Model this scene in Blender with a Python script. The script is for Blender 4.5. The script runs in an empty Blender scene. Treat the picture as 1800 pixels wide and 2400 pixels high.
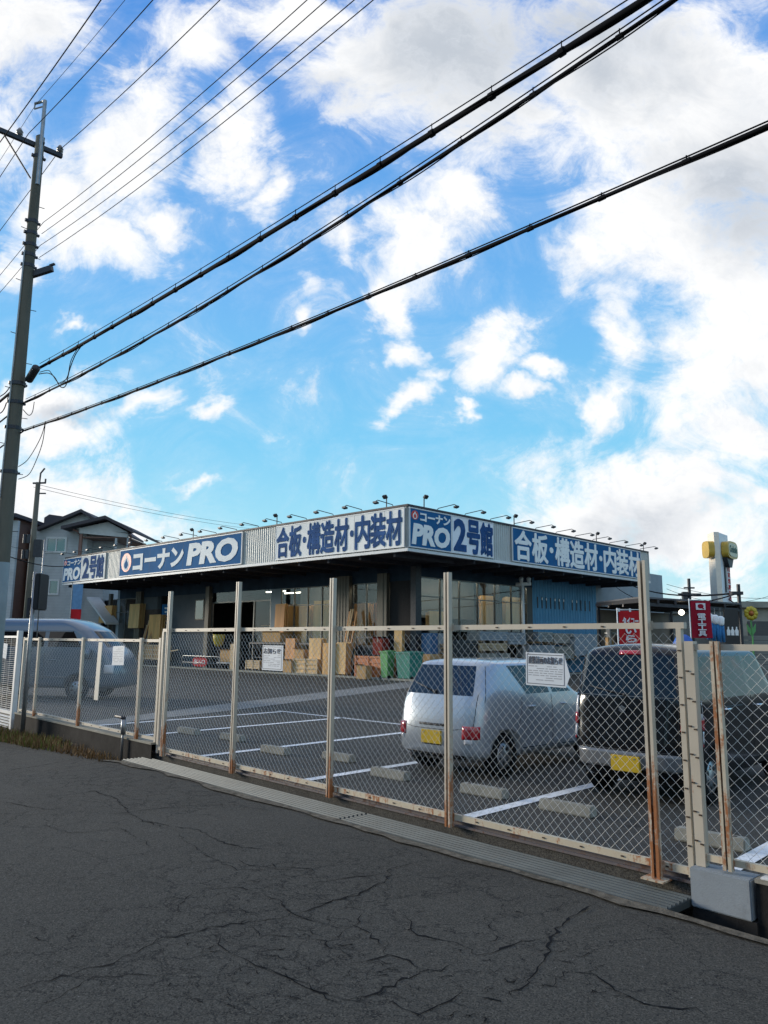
import bpy, bmesh, math, random
from mathutils import Vector, Matrix
from mathutils.bvhtree import BVHTree
random.seed(7)
R=math.radians
sc=bpy.context.scene
COL=sc.collection
# ---------------------------------------------------------------- camera
H=1.7                                   # eye height above the parking lot
PITCH,ROLL=R(9.55),R(0.5)
FPX=1800.0
fw=Vector((0,math.cos(PITCH),math.sin(PITCH))); r0=Vector((1,0,0)); u0=r0.cross(fw)
cR=r0*math.cos(ROLL)+u0*math.sin(ROLL); cU=-r0*math.sin(ROLL)+u0*math.cos(ROLL); cF=fw
CAM=Vector((0,0,H))
cd=bpy.data.cameras.new('camera'); cam=bpy.data.objects.new('camera',cd); COL.objects.link(cam)
cam.matrix_world=Matrix(((cR.x,cU.x,-cF.x,0),(cR.y,cU.y,-cF.y,0),(cR.z,cU.z,-cF.z,H),(0,0,0,1)))
cd.sensor_fit='VERTICAL'; cd.sensor_height=36; cd.lens=36*FPX/2400
cd.clip_start=0.1; cd.clip_end=3000
sc.camera=cam
# ---------------------------------------------------------------- sky, sun, exposure
SUN_AZ,SUN_EL=R(-66),R(12)              # azimuth measured from +Y towards +X
EXPOSURE=0.0
sc.view_settings.view_transform='Standard'; sc.view_settings.look='None'
sc.view_settings.exposure=EXPOSURE; sc.view_settings.gamma=1
sc.render.resolution_x=768; sc.render.resolution_y=1024
sd=bpy.data.lights.new('sun','SUN'); sd.energy=3.6; sd.angle=R(14); sd.color=(1,.90,.76)
sun=bpy.data.objects.new('sun',sd); COL.objects.link(sun)
sdir=Vector((math.sin(SUN_AZ)*math.cos(SUN_EL),math.cos(SUN_AZ)*math.cos(SUN_EL),math.sin(SUN_EL)))
sun.rotation_euler=sdir.to_track_quat('Z','Y').to_euler(); sun.location=(-20,0,30)

S=1800/1659
def ray(x,y):
    return cF+cR*((x*S-900)/FPX)-cU*((y*S-1200)/FPX)
def G(x,y,z=0):
    d=ray(x,y); return CAM+d*((z-H)/d.z)
def onv(x,y,p0,dr):
    d=ray(x,y); n=Vector((-dr[1],dr[0],0)); q=Vector((p0[0]-CAM.x,p0[1]-CAM.y,0)); return CAM+d*(q.dot(n)/(d.x*n.x+d.y*n.y))
def aty(x,y,Y):
    d=ray(x,y); return CAM+d*(Y/d.y)

class NT:
    def __init__(s,t): s.t=t; s.n=t.nodes; s.l=t.links
    def new(s,ty,**kw):
        o=s.n.new(ty)
        for k,v in kw.items(): setattr(o,k,v)
        return o
    def link(s,a,b): s.l.new(a,b)
    def val(s,sock,v):
        if isinstance(v,bpy.types.NodeSocket): s.l.new(v,sock)
        else:
            try: sock.default_value=v
            except Exception:
                sock.default_value=(v[0],v[1],v[2],1)
    def math(s,op,a,b=None,c=None,clamp=False):
        o=s.new('ShaderNodeMath',operation=op,use_clamp=clamp); s.val(o.inputs[0],a)
        if b is not None: s.val(o.inputs[1],b)
        if c is not None: s.val(o.inputs[2],c)
        return o.outputs[0]
    def vmath(s,op,a,b=None):
        o=s.new('ShaderNodeVectorMath',operation=op); s.val(o.inputs[0],a)
        if b is not None: s.val(o.inputs[1],b)
        return o.outputs[0]
    def mix(s,f,a,b,blend='MIX'):
        o=s.new('ShaderNodeMix',data_type='RGBA',blend_type=blend); s.val(o.inputs[0],f); s.val(o.inputs[6],a); s.val(o.inputs[7],b); return o.outputs[2]
    def ss(s,x,a,b):
        o=s.new('ShaderNodeMapRange',interpolation_type='SMOOTHSTEP'); s.val(o.inputs[0],x); o.inputs[1].default_value=a; o.inputs[2].default_value=b; return o.outputs[0]
    def noise(s,vec,scale,detail=5,rough=.55,dist=0.0,dim='3D'):
        o=s.new('ShaderNodeTexNoise',noise_dimensions=dim); s.val(o.inputs['Vector'],vec); o.inputs['Scale'].default_value=scale
        o.inputs['Detail'].default_value=detail; o.inputs['Roughness'].default_value=rough; o.inputs['Distortion'].default_value=dist; return o
    def ramp(s,f,stops):
        o=s.new('ShaderNodeValToRGB'); s.val(o.inputs[0],f); e=o.color_ramp.elements
        while len(e)<len(stops): e.new(.5)
        for k,(p,c) in enumerate(stops):
            e[k].position=p; e[k].color=(c[0],c[1],c[2],1) if not isinstance(c,(int,float)) else (c,c,c,1)
        return o.outputs[0]

# world: physical sky, with procedural cumulus placed by direction
W=bpy.data.worlds.new('World'); sc.world=W; W.use_nodes=True
t=NT(W.node_tree); t.n.clear()
out=t.new('ShaderNodeOutputWorld'); bg=t.new('ShaderNodeBackground'); t.link(bg.outputs[0],out.inputs[0])
SKY_STRENGTH=0.1
sky=t.new('ShaderNodeTexSky',sky_type='NISHITA'); sky.sun_disc=False; sky.sun_elevation=max(SUN_EL,R(9)); sky.sun_rotation=SUN_AZ
sky.altitude=50; sky.air_density=1.0; sky.dust_density=1.2; sky.ozone_density=1.5
tc=t.new('ShaderNodeTexCoord'); sep=t.new('ShaderNodeSeparateXYZ'); t.link(tc.outputs['Generated'],sep.inputs[0])
ay=t.math('MAXIMUM',t.math('ABSOLUTE',sep.outputs[1]),.12)
cu=t.math('DIVIDE',sep.outputs[0],ay); cv=t.math('DIVIDE',sep.outputs[2],ay)
cmb=t.new('ShaderNodeCombineXYZ'); t.link(cu,cmb.inputs[0]); t.link(cv,cmb.inputs[1]); cp=cmb.outputs[0]
wn=t.noise(cp,3.2,6,.62)
warp=t.vmath('SCALE',t.vmath('SUBTRACT',wn.outputs['Color'],(.5,.5,.5))); t.n[-1].inputs[3].default_value=.26
cpw=t.vmath('ADD',cp,warp)
def blobs(lst,pos):
    acc=None
    for (x,y,rx,ry,an,w) in lst:
        d=ray(x,y); d2=ray(x+rx,y); d3=ray(x,y-ry)
        cx,cy=d.x/d.y,d.z/d.y; ax=abs(d2.x/d2.y-cx); az=abs(d3.z/d3.y-cy)
        m=t.new('ShaderNodeMapping',vector_type='TEXTURE'); t.link(pos,m.inputs[0])
        m.inputs['Location'].default_value=(cx,cy,0); m.inputs['Rotation'].default_value=(0,0,R(an)); m.inputs['Scale'].default_value=(ax,az,1)
        g=t.new('ShaderNodeTexGradient',gradient_type='SPHERICAL'); t.link(m.outputs[0],g.inputs[0])
        v=g.outputs['Fac']
        if w!=1: v=t.math('MULTIPLY',v,w)
        acc=v if acc is None else t.math('SMOOTH_MAX',acc,v,.12)
    return acc
CL=[ # x, y, rx, ry, angle, weight   (clouds of the photograph, as directions)
 (40,40,300,190,10,.95),(290,300,150,280,-20,.95),(430,60,150,130,0,.8),(500,290,110,230,-10,.9),(120,450,190,180,20,1),(200,520,230,110,-25,1),(340,480,130,70,-20,.9),
 (640,40,150,110,0,.75),(780,110,260,250,0,1),(1000,110,400,290,0,1),(1300,160,480,350,0,1.05),(640,-10,300,110,0,.9),(1560,250,330,420,0,1),(1400,480,280,280,15,1),(1600,700,300,390,0,1),(1500,840,230,280,30,1),(1560,930,230,120,-15,1),
 (560,430,80,60,10,.75),(900,500,150,200,35,.9),(860,640,100,110,20,.95),(770,480,110,80,0,.65),(980,430,130,150,10,.8),(1240,540,100,120,0,.75),
 (1055,760,110,160,-25,1),(885,765,70,70,30,.85),(950,820,70,60,0,.7),(1310,750,80,220,12,.95),(1190,805,60,45,0,.75),(1160,860,70,34,0,.8),(900,880,110,50,15,.85),(1025,905,50,34,0,.8),(1310,900,60,130,0,.8),
 (130,745,60,50,0,.75),(60,870,330,80,5,.95),(130,930,250,70,0,.9),(455,915,90,40,10,.8),(300,895,110,40,0,.7),(235,945,50,22,0,.6),(660,690,30,50,0,.55),(650,600,50,50,0,.5),
 (30,600,80,100,0,.7),(60,1040,330,110,0,.9),(200,1110,330,70,0,.8),(290,1025,60,34,0,.55),(460,1055,60,25,0,.5),
 (1250,1120,260,160,-8,1),(1430,1060,300,110,-10,1),(1500,1150,340,130,0,.95),(1120,1075,50,40,0,.75),(1640,1110,90,50,0,.85),(1600,1225,120,34,0,.7),(1500,1260,240,70,0,.6),(1650,1190,100,30,0,.5),
 (-250,300,450,350,0,1),(-400,900,400,200,0,.8),(2000,300,500,400,0,1),(2100,900,350,250,0,.9),(700,-300,700,250,0,1),(1500,-250,600,300,0,1),(200,-350,400,250,0,.8)]
fld=blobs(CL,cpw)
mpn=t.new('ShaderNodeMapping'); t.link(cp,mpn.inputs[0]); mpn.inputs['Scale'].default_value=(1,1.3,1)
n1=t.noise(mpn.outputs[0],7,12,.66,.9); n2=t.noise(mpn.outputs[0],3.0,5,.55,.3); n3=t.noise(cpw,13,8,.7,.4)
f1=t.math('ADD',fld,t.math('MULTIPLY',t.math('SUBTRACT',n1.outputs[0],.5),1.5))
f1=t.math('ADD',f1,t.math('MULTIPLY',t.math('SUBTRACT',n2.outputs[0],.5),.55))
f1=t.math('ADD',f1,t.math('MULTIPLY',t.math('SUBTRACT',n3.outputs[0],.5),.5))
dens=t.math('MAXIMUM',t.math('POWER',t.ss(f1,.10,.72),.8),t.math('MULTIPLY',t.ss(f1,-.12,.45),.17))
# thicker, greyer cloud
GR=[(1000,90,420,230,0,1),(1300,140,360,200,0,.8),(60,100,200,200,0,.45),(700,220,200,120,0,.5),(1600,380,280,260,0,.85),(1350,1130,330,100,0,.7),(1600,850,140,200,0,.4),(1250,40,360,150,0,.95),(160,890,200,40,0,.8),(560,60,160,90,0,.4),(1550,1110,200,80,0,.5),(700,-300,700,300,0,.8),(1600,-200,500,200,0,.7)]
gf=blobs(GR,cpw)
gf=t.math('ADD',gf,t.math('MULTIPLY',t.math('SUBTRACT',n1.outputs[0],.5),.9))
gf=t.math('ADD',gf,t.math('MULTIPLY',t.math('SUBTRACT',n2.outputs[0],.5),.6))
gr=t.ss(gf,.05,.95)
cw=t.mix(gr,(1.06,1.06,1.06),(.56,.61,.68))
# faint relief inside the bright parts
cw=t.mix(t.math('MULTIPLY',t.ss(n3.outputs[0],.58,.25),.6),cw,(.80,.84,.90))
# sky gradient: the Nishita sky, pushed to the photograph's cyan-blue processing
el=sep.outputs[2]
skyc=t.mix(1.0,sky.outputs[0],(SKY_STRENGTH*1,SKY_STRENGTH*1,SKY_STRENGTH*1),'MULTIPLY')
grade=t.ramp(el,[(0,(.74,.96,1.0)),(.10,(.44,.86,1.0)),(.25,(.23,.67,1.0)),(.42,(.18,.52,.97)),(.66,(.10,.33,.84)),(1,(.04,.2,.62))])
skyc=t.mix(.9,skyc,grade)
# unseen broken cloud added overhead to whiten the ambient light
ov=t.math('MULTIPLY',t.ss(el,.76,.90),t.ss(t.math('ADD',n2.outputs[0],t.math('MULTIPLY',n1.outputs[0],.3)),.45,.75))
dens=t.math('MAXIMUM',dens,ov)
fin=t.mix(dens,skyc,cw)
t.link(fin,bg.inputs[0]); bg.inputs[1].default_value=1.0
# ---------------------------------------------------------------- materials
def newmat(name):
    m=bpy.data.materials.new(name); m.use_nodes=True; k=NT(m.node_tree); b=k.n['Principled BSDF']; return m,k,b
def obj_co(k):
    return k.new('ShaderNodeTexCoord').outputs['Object']
def M(name,col,rough=.6,metal=0.0,var=.12,scale=4,bump=0.0,bscale=60,coat=0.0,spec=.5,dirt=0.0,dirtcol=(.12,.1,.08),stretch=(1,1,1)):
    m,k,b=newmat(name); co=obj_co(k)
    mp=k.new('ShaderNodeMapping'); k.link(co,mp.inputs[0]); mp.inputs['Scale'].default_value=stretch
    n=k.noise(mp.outputs[0],scale,6,.6)
    c=k.ramp(n.outputs[0],[(.3,tuple(x*(1-var) for x in col)),(.7,tuple(min(1,x*(1+var)) for x in col))])
    if dirt>0:
        n2=k.noise(mp.outputs[0],scale*2.7,8,.7)
        c=k.mix(k.math('MULTIPLY',k.ss(n2.outputs[0],.5,.72),dirt),c,dirtcol)
    k.link(c,b.inputs['Base Color'])
    b.inputs['Roughness'].default_value=rough; b.inputs['Metallic'].default_value=metal
    b.inputs['Specular IOR Level'].default_value=spec if rough<.75 else spec*.3
    b.inputs['Coat Weight'].default_value=coat; b.inputs['Coat Roughness'].default_value=.04
    if bump>0:
        n3=k.noise(mp.outputs[0],bscale,4,.6); bp=k.new('ShaderNodeBump'); bp.inputs['Strength'].default_value=bump; bp.inputs['Distance'].default_value=.01
        k.link(n3.outputs[0],bp.inputs['Height']); k.link(bp.outputs[0],b.inputs['Normal'])
    return m
def rusty(name,col,amount,rustcol=(.20,.075,.025),low=0.0):
    """weathered paint with runs of rust; low: more rust towards the foot (z of the thing)"""
    m,k,b=newmat(name); co=obj_co(k)
    mp=k.new('ShaderNodeMapping'); k.link(co,mp.inputs[0]); mp.inputs['Scale'].default_value=(9,9,1.6)
    n=k.noise(mp.outputs[0],1.6,8,.65,.3); n2=k.noise(co,38,4,.6); n3=k.noise(co,2.2,3,.5)
    f=k.math('ADD',n.outputs[0],k.math('MULTIPLY',k.math('SUBTRACT',n2.outputs[0],.5),.35))
    f=k.math('ADD',f,k.math('MULTIPLY',k.math('SUBTRACT',n3.outputs[0],.5),.5))
    if low>0:
        sp=k.new('ShaderNodeSeparateXYZ'); k.link(co,sp.inputs[0])
        f=k.math('ADD',f,k.math('MULTIPLY',k.math('SUBTRACT',1,k.ss(sp.outputs[2],0.0,1.3)),low))
    rf=k.ss(f,.78-amount,.95-amount)
    pc=k.ramp(n3.outputs[0],[(.3,tuple(x*.82 for x in col)),(.7,col)])
    rc=k.mix(n2.outputs[0],rustcol,tuple(x*2.1 for x in rustcol))
    k.link(k.mix(rf,pc,rc),b.inputs['Base Color']); k.link(k.math('ADD',.45,k.math('MULTIPLY',rf,.4)),b.inputs['Roughness'])
    bp=k.new('ShaderNodeBump'); bp.inputs['Strength'].default_value=.35; bp.inputs['Distance'].default_value=.004; k.link(f,bp.inputs['Height']); k.link(bp.outputs[0],b.inputs['Normal'])
    return m
def asphalt(name,base,agg,cracks=False,stain=.25):
    m,k,b=newmat(name); co=obj_co(k)
    big=k.noise(co,.35,5,.6); mid=k.noise(co,3.5,6,.65); fine=k.noise(co,130,3,.7); fine2=k.noise(co,420,2,.6)
    c=k.ramp(big.outputs[0],[(.3,tuple(x*(1-stain) for x in base)),(.7,tuple(x*(1+stain) for x in base))])
    c=k.mix(k.math('MULTIPLY',k.ss(mid.outputs[0],.45,.75),.40),c,tuple(x*1.45 for x in base))
    blot=k.noise(co,11,4,.65); c=k.mix(k.math('MULTIPLY',k.ss(blot.outputs[0],.52,.72),.30),c,tuple(x*.55 for x in base))
    gv=k.new('ShaderNodeTexVoronoi'); gv.inputs['Scale'].default_value=130; k.link(co,gv.inputs[0]); gs=k.new('ShaderNodeSeparateColor'); k.link(gv.outputs['Color'],gs.inputs[0])
    c=k.mix(k.math('MULTIPLY',k.math('POWER',gs.outputs[0],2.5),agg),c,(.19,.175,.14))
    c=k.mix(k.math('MULTIPLY',k.ss(gs.outputs[1],.55,1.0),.7),c,(.009,.009,.009))
    c=k.mix(k.math('MULTIPLY',k.ss(fine.outputs[0],.5,.25),.4),c,(.012,.013,.013))
    v=k.new('ShaderNodeTexVoronoi'); v.inputs['Scale'].default_value=22; k.link(co,v.inputs[0]); v.inputs['Randomness'].default_value=1
    peb=k.math('MULTIPLY',k.ss(v.outputs['Distance'],.085,.05),k.ss(k.new('ShaderNodeSeparateColor').outputs[0],2,3)) if False else None
    sepc=k.new('ShaderNodeSeparateColor'); k.link(v.outputs['Color'],sepc.inputs[0])
    pm=k.math('MULTIPLY',k.ss(v.outputs['Distance'],.11,.06),k.math('GREATER_THAN',sepc.outputs[0],.86))
    c=k.mix(k.math('MULTIPLY',pm,.65),c,(.30,.29,.27))
    if not cracks:   # parking lot: tyre-worn bands along the bays, oil drips
        mp=k.new('ShaderNodeMapping'); k.link(co,mp.inputs[0]); mp.inputs['Scale'].default_value=(1.5,.16,1); ty=k.noise(mp.outputs[0],1.6,5,.6); c=k.mix(k.math('MULTIPLY',k.ss(ty.outputs[0],.5,.68),.38),c,tuple(x*.45 for x in base))
        oil=k.noise(co,1.25,3,.5); c=k.mix(k.math('MULTIPLY',k.ss(oil.outputs[0],.66,.72),.7),c,(.015,.015,.015))
    h=k.math('ADD',k.math('ADD',k.math('MULTIPLY',fine.outputs[0],.5),k.math('MULTIPLY',fine2.outputs[0],.3)),k.math('MULTIPLY',gs.outputs[0],.5))
    if cracks:
        dn=k.noise(co,2.2,6,.7); wv=k.vmath('SCALE',k.vmath('SUBTRACT',dn.outputs['Color'],(.5,.5,.5))); k.n[-1].inputs[3].default_value=.55
        cw_=k.vmath('ADD',co,wv)
        tot=None
        for scl,wd,th in ((1.7,.010,.44),(4.2,.024,.47),(8.5,.034,.57)):
            ve=k.new('ShaderNodeTexVoronoi',feature='DISTANCE_TO_EDGE'); ve.inputs['Scale'].default_value=scl; k.link(cw_,ve.inputs[0])
            msk=k.noise(k.vmath('ADD',co,(scl*3,0,0)),.5 if scl<3 else .45,3,.5); mm=k.ss(msk.outputs[0],th,th+.12)
            ln=k.math('MULTIPLY',k.ss(ve.outputs['Distance'],wd,wd*.25),mm)
            tot=ln if tot is None else k.math('MAXIMUM',tot,ln)
        tot=k.math('MULTIPLY',tot,.85)
        c=k.mix(tot,c,(.008,.009,.011)); h=k.math('SUBTRACT',h,k.math('MULTIPLY',tot,2.5))
    k.link(c,b.inputs['Base Color']); b.inputs['Roughness'].default_value=.85; b.inputs['Specular IOR Level'].default_value=.15
    bp=k.new('ShaderNodeBump'); bp.inputs['Strength'].default_value=.55; bp.inputs['Distance'].default_value=.006; k.link(h,bp.inputs['Height']); k.link(bp.outputs[0],b.inputs['Normal'])
    return m
def glass(name,tint=(.7,.75,.75),refl=.06):
    m,k,b=newmat(name); o=k.n['Material Output']
    tr=k.new('ShaderNodeBsdfTransparent'); tr.inputs[0].default_value=(*tint,1); gl=k.new('ShaderNodeBsdfGlossy'); gl.inputs['Roughness'].default_value=.015; gl.inputs[0].default_value=(.95,.97,1,1)
    lw=k.new('ShaderNodeLayerWeight'); lw.inputs[0].default_value=.5; mx=k.new('ShaderNodeMixShader'); fres=k.math('ADD',.04+refl,k.math('MULTIPLY',k.math('POWER',lw.outputs['Facing'],5),.9),clamp=True)
    k.link(fres,mx.inputs[0]); k.link(tr.outputs[0],mx.inputs[1]); k.link(gl.outputs[0],mx.inputs[2]); k.link(mx.outputs[0],o.inputs[0]); return m
def emit(name,col,st):
    m,k,b=newmat(name); b.inputs['Base Color'].default_value=(*col,1); b.inputs['Emission Color'].default_value=(*col,1); b.inputs['Emission Strength'].default_value=st; return m
def siding(name,col,pitch,axis=2,depth=.3):
    m,k,b=newmat(name); co=obj_co(k); sp=k.new('ShaderNodeSeparateXYZ'); k.link(co,sp.inputs[0])
    f=k.math('FRACT',k.math('DIVIDE',sp.outputs[axis],pitch)); n=k.noise(co,1.5,6,.6)
    c=k.ramp(n.outputs[0],[(.3,tuple(x*.88 for x in col)),(.7,tuple(min(1,x*1.08) for x in col))])
    c=k.mix(k.math('MULTIPLY',k.ss(f,.9,1.0),.55),c,tuple(x*.35 for x in col))
    k.link(c,b.inputs['Base Color']); b.inputs['Roughness'].default_value=.7
    bp=k.new('ShaderNodeBump'); bp.inputs['Strength'].default_value=depth; bp.inputs['Distance'].default_value=.02; k.link(f,bp.inputs['Height']); k.link(bp.outputs[0],b.inputs['Normal']); return m
def wood(name,col,stretch=(1,1,8),var=.3):
    return M(name,col,.7,0,var,2.5,.15,30,stretch=stretch)
MAT=dict(
 road=asphalt('road_asphalt',(.057,.054,.046),.46,True,.14), lot=asphalt('lot_asphalt',(.072,.068,.060),.42,False,.14),
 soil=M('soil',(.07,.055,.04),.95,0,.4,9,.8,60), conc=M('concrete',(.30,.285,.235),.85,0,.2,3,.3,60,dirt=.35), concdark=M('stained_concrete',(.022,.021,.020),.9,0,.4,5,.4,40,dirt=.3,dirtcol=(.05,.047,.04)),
 strip=M('concrete_strip',(.22,.215,.20),.9,0,.18,1.5,.3,80,dirt=.3), line=M('line_paint',(.80,.80,.79),.8,0,.12,5,.2,90,dirt=.6,dirtcol=(.2,.2,.2)),
 crack=M('crack',(.006,.007,.009),1,0,.2), grit=M('grit',(.125,.11,.085),.95,0,.5,14,.9,90,dirt=.6,dirtcol=(.03,.03,.03)),
 beige=rusty('beige_paint',(.53,.47,.37),.12), beigerust=rusty('beige_paint_rusting_low',(.53,.47,.37),.12,low=.28), rustpost=rusty('rusted_post',(.56,.50,.38),.33), rustrail=rusty('rusting_rail',(.60,.52,.38),.28),
 wire=M('wire_coating',(.70,.68,.62),.5,.1,.15,30), steel=M('steel_plate',(.070,.084,.084),.6,.25,.2,3,.15,60,dirt=.35,dirtcol=(.09,.075,.06)), bolt=M('bolt',(.06,.04,.03),.6,.5,.3,40),
 blockgrey=M('painted_block',(.27,.30,.32),.8,0,.1,3,.2,80,dirt=.25), rail=rusty('track_rail',(.14,.12,.12),.3,(.07,.04,.03)),
 pole=M('pole_concrete',(.145,.135,.105),.85,0,.22,2.5,.25,60,dirt=.35,dirtcol=(.07,.075,.06),stretch=(1,1,.25)), polesleeve=M('pole_sleeve',(.20,.25,.25),.7,0,.12,3), galv=M('galvanised',(.32,.33,.33),.45,.7,.2,8), darkmetal=M('dark_metal',(.045,.045,.05),.5,.4,.2,8), black=M('black_plastic',(.012,.012,.014),.5,0,.1),
 cable=M('cable_sheath',(.007,.007,.009),.9,0,.1), insul=M('porcelain',(.20,.17,.16),.3,0,.2),
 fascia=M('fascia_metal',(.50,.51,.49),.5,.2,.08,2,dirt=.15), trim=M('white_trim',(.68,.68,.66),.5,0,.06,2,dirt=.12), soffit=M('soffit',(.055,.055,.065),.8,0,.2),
 signwhite=M('sign_white_sunlit',(.90,.88,.82),.85,0,.04,1.2,dirt=.12,dirtcol=(.5,.47,.42)), signwhite2=M('sign_white_shaded',(.86,.88,.90),.85,0,.04,1.2), signblue=M('sign_blue',(.022,.125,.29),.85,0,.12,.8), navy=M('sign_navy',(.03,.085,.22),.85,0,.3,2.2), lettwhite=M('letter_white',(.90,.90,.86),.85,0,.04), red=M('sign_red',(.62,.045,.03),.45,0,.1),  # warm sun and bluish shade are put into the two sign whites
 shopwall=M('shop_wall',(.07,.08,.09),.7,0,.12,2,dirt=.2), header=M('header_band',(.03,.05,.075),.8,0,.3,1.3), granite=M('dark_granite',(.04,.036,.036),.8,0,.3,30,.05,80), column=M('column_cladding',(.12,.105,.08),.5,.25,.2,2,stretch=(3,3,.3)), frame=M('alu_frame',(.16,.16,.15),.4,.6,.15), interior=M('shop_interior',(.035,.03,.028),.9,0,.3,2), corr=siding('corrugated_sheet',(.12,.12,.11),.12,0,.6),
 bluewall=siding('blue_sheet_wall',(.10,.29,.47),.92,0,.1), greywall=M('grey_render',(.30,.34,.36),.8,0,.1,1.5,.1,50), roof=M('roof_sheet',(.12,.12,.125),.6,.2,.15),
 ply=wood('plywood',(.62,.34,.11),(1,1,.15)), ply2=wood('plywood_light',(.64,.40,.16),(1,1,.15)), ply3=wood('plywood_red',(.55,.26,.09),(1,1,.15)), carton=M('carton',(.50,.31,.14),.85,0,.12,5), timber=wood('timber',(.50,.36,.20),(6,.3,6)),
 orange=M('orange_bin',(.48,.14,.03),.55,0,.15,4,dirt=.2), green=M('green_plastic',(.10,.34,.10),.5,0,.12), teal=M('teal_plastic',(.03,.22,.16),.5,0,.12), yellow=M('yellow_plastic',(.55,.42,.03),.5,0,.1), paleblue=M('pale_blue_cloth',(.16,.30,.48),.8,0,.15), bluep=M('blue_plastic',(.03,.12,.45),.5,0,.15), blacksheet=M('black_sheet',(.018,.018,.02),.45,0,.2), greybox=M('grey_box',(.28,.30,.31),.6,.1,.15), paletwood=wood('pallet_wood',(.30,.21,.12),(4,.5,4)),
 paper=M('laminated_paper',(.66,.70,.73),.3,0,.03,coat=.3), ink=M('ink',(.08,.09,.12),.6), inkl=M('pale_ink',(.28,.30,.34),.6), board=M('pale_board',(.55,.52,.44),.6,0,.08),
 siding=siding('house_siding',(.48,.50,.50),.22), gable=M('gable_render',(.55,.56,.54),.8,0,.08), rooftile=siding('roof_tile',(.045,.04,.05),.28,1,.5), fasciawood=M('fascia_board',(.05,.04,.045),.6), copper=M('downpipe',(.22,.11,.08),.5), winframe=M('window_frame',(.62,.63,.62),.4,.1,.05), curtain=M('curtain',(.18,.22,.19),.9,0,.25,6,stretch=(6,1,.2)), brick=siding('brown_siding',(.17,.085,.06),.2),
 darkred=M('dark_red_carton',(.20,.03,.02),.8,0,.2), dullblue=M('dull_blue_carton',(.06,.13,.24),.8,0,.2), redflag=M('red_banner',(.52,.02,.025),.75,0,.12,3), maroon=M('maroon_banner',(.33,.012,.03),.75,0,.12,3), flagwhite=M('banner_white',(.75,.73,.72),.7), pillar=M('pillar_panel',(.72,.75,.77),.5,.1,.06), pillar_sunlit=M('pillar_sunlit_side',(.80,.70,.58),.5,.1,.06), amber=M('amber_sign',(.55,.33,.035),.35,0,.12), signgreen=M('dark_green',(.04,.10,.07),.5), cream=M('cream',(.62,.60,.42),.5),
 grassg=M('weed_green',(.13,.145,.03),.8,0,.4,20), grassb=M('weed_brown',(.19,.115,.05),.85,0,.4,20), beigewall=M('beige_wall',(.36,.33,.27),.8), shutter=siding('shutter',(.10,.095,.09),.1), greyfence=siding('slatted_panel',(.22,.22,.20),.16), denim=M('blue_workwear',(.05,.20,.42),.85,0,.25,9), rubber=M('rubber',(.012,.012,.012),.8,0,.2), rim=M('wheel_cover',(.42,.43,.44),.35,.7,.05), 
 silver=M('silver_paint',(.13,.165,.20),.32,.40,.03,coat=.8), whitecar=M('silver_white_paint',(.43,.465,.50),.28,.38,.02,coat=.9), blackcar=M('black_paint',(.005,.0055,.007),.16,0,.05,coat=.25,spec=.3), underbody=M('underbody',(.008,.008,.009),.8), trimblack=M('rubber_trim',(.01,.01,.011),.5), seat=M('seat_fabric',(.03,.03,.035),.9), chrome=M('chrome',(.7,.7,.72),.12,1.0,.02), plate=M('yellow_plate',(.66,.43,.02),.4,0,.05), lampred=M('lamp_red',(.42,.012,.02),.12,0,.1,coat=1), lampclear=M('lamp_clear',(.62,.60,.60),.1,0,.05,coat=1), lampamber=M('lamp_amber',(.6,.22,.02),.12,0,.1,coat=1), bumpergrey=M('bumper_grey',(.16,.165,.17),.35,.1,.05,coat=.5),
 glassdark=glass('tinted_glass',(.030,.034,.038),.0), glasscar=glass('car_glass',(.22,.26,.28),.04), glassshop=glass('shop_glass',(.90,.93,.93),.0), glasshouse=glass('house_glass',(.45,.52,.5),.10),
 tubefill=emit('fill_tube',(1,.90,.72),28.0), tube=emit('lit_tube',(1,.90,.72),9.0), lamp_on=emit('lit_lamp',(1,.88,.70),5.0))

# ---------------------------------------------------------------- frames and builders
E1=Vector((math.cos(R(46)),math.sin(R(46)),0)); E2=Vector((-E1.y,E1.x,0))
FO=Vector((-3.31,12.02,0)); FD=Vector((2.27+3.31,5.93-12.02,0)).normalized(); FN=Vector((-FD.y,FD.x,0))
FRAMES={'F':(FO,math.atan2(FD.y,FD.x)),'B':(Vector((0,0,0)),R(46)),'W':(Vector((0,0,0)),0.0)}
def loc(fr,s,t,z=0):
    o,a=FRAMES[fr]; return o+Vector((math.cos(a)*s-math.sin(a)*t,math.sin(a)*s+math.cos(a)*t,z))
def inv(fr,p):
    o,a=FRAMES[fr]; q=p-o; return Vector((math.cos(a)*q.x+math.sin(a)*q.y,-math.sin(a)*q.x+math.cos(a)*q.y,q.z))
def custom(o,label,cat,group=None,kind=None):
    if label: o['label']=label
    if cat: o['category']=cat
    if group: o['group']=group
    if kind: o['kind']=kind
    return o
BASE={}
def thing(name,label,cat,fr='W',base=(0,0,0),group=None,rotz=0.0):
    o=bpy.data.objects.new(name,None); COL.objects.link(o); o.empty_display_size=.2
    o.location=loc(fr,*base); o.rotation_euler=(0,0,FRAMES[fr][1]+rotz); custom(o,label,cat,group); BASE[o.name]=Vector(base); return o
def basis(o):
    while o.parent: o=o.parent
    return BASE.get(o.name,Vector((0,0,0)))
def dup(root,location=None,rotz=None,label=None):
    def cp(o,par):
        c=o.copy(); COL.objects.link(c)
        if par: c.parent=par
        for ch in list(o.children): cp(ch,c)
        return c
    r=cp(root,None)
    if location is not None: r.location=location
    if rotz is not None: r.rotation_euler=(0,0,rotz)
    if label: r['label']=label
    return r
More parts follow.
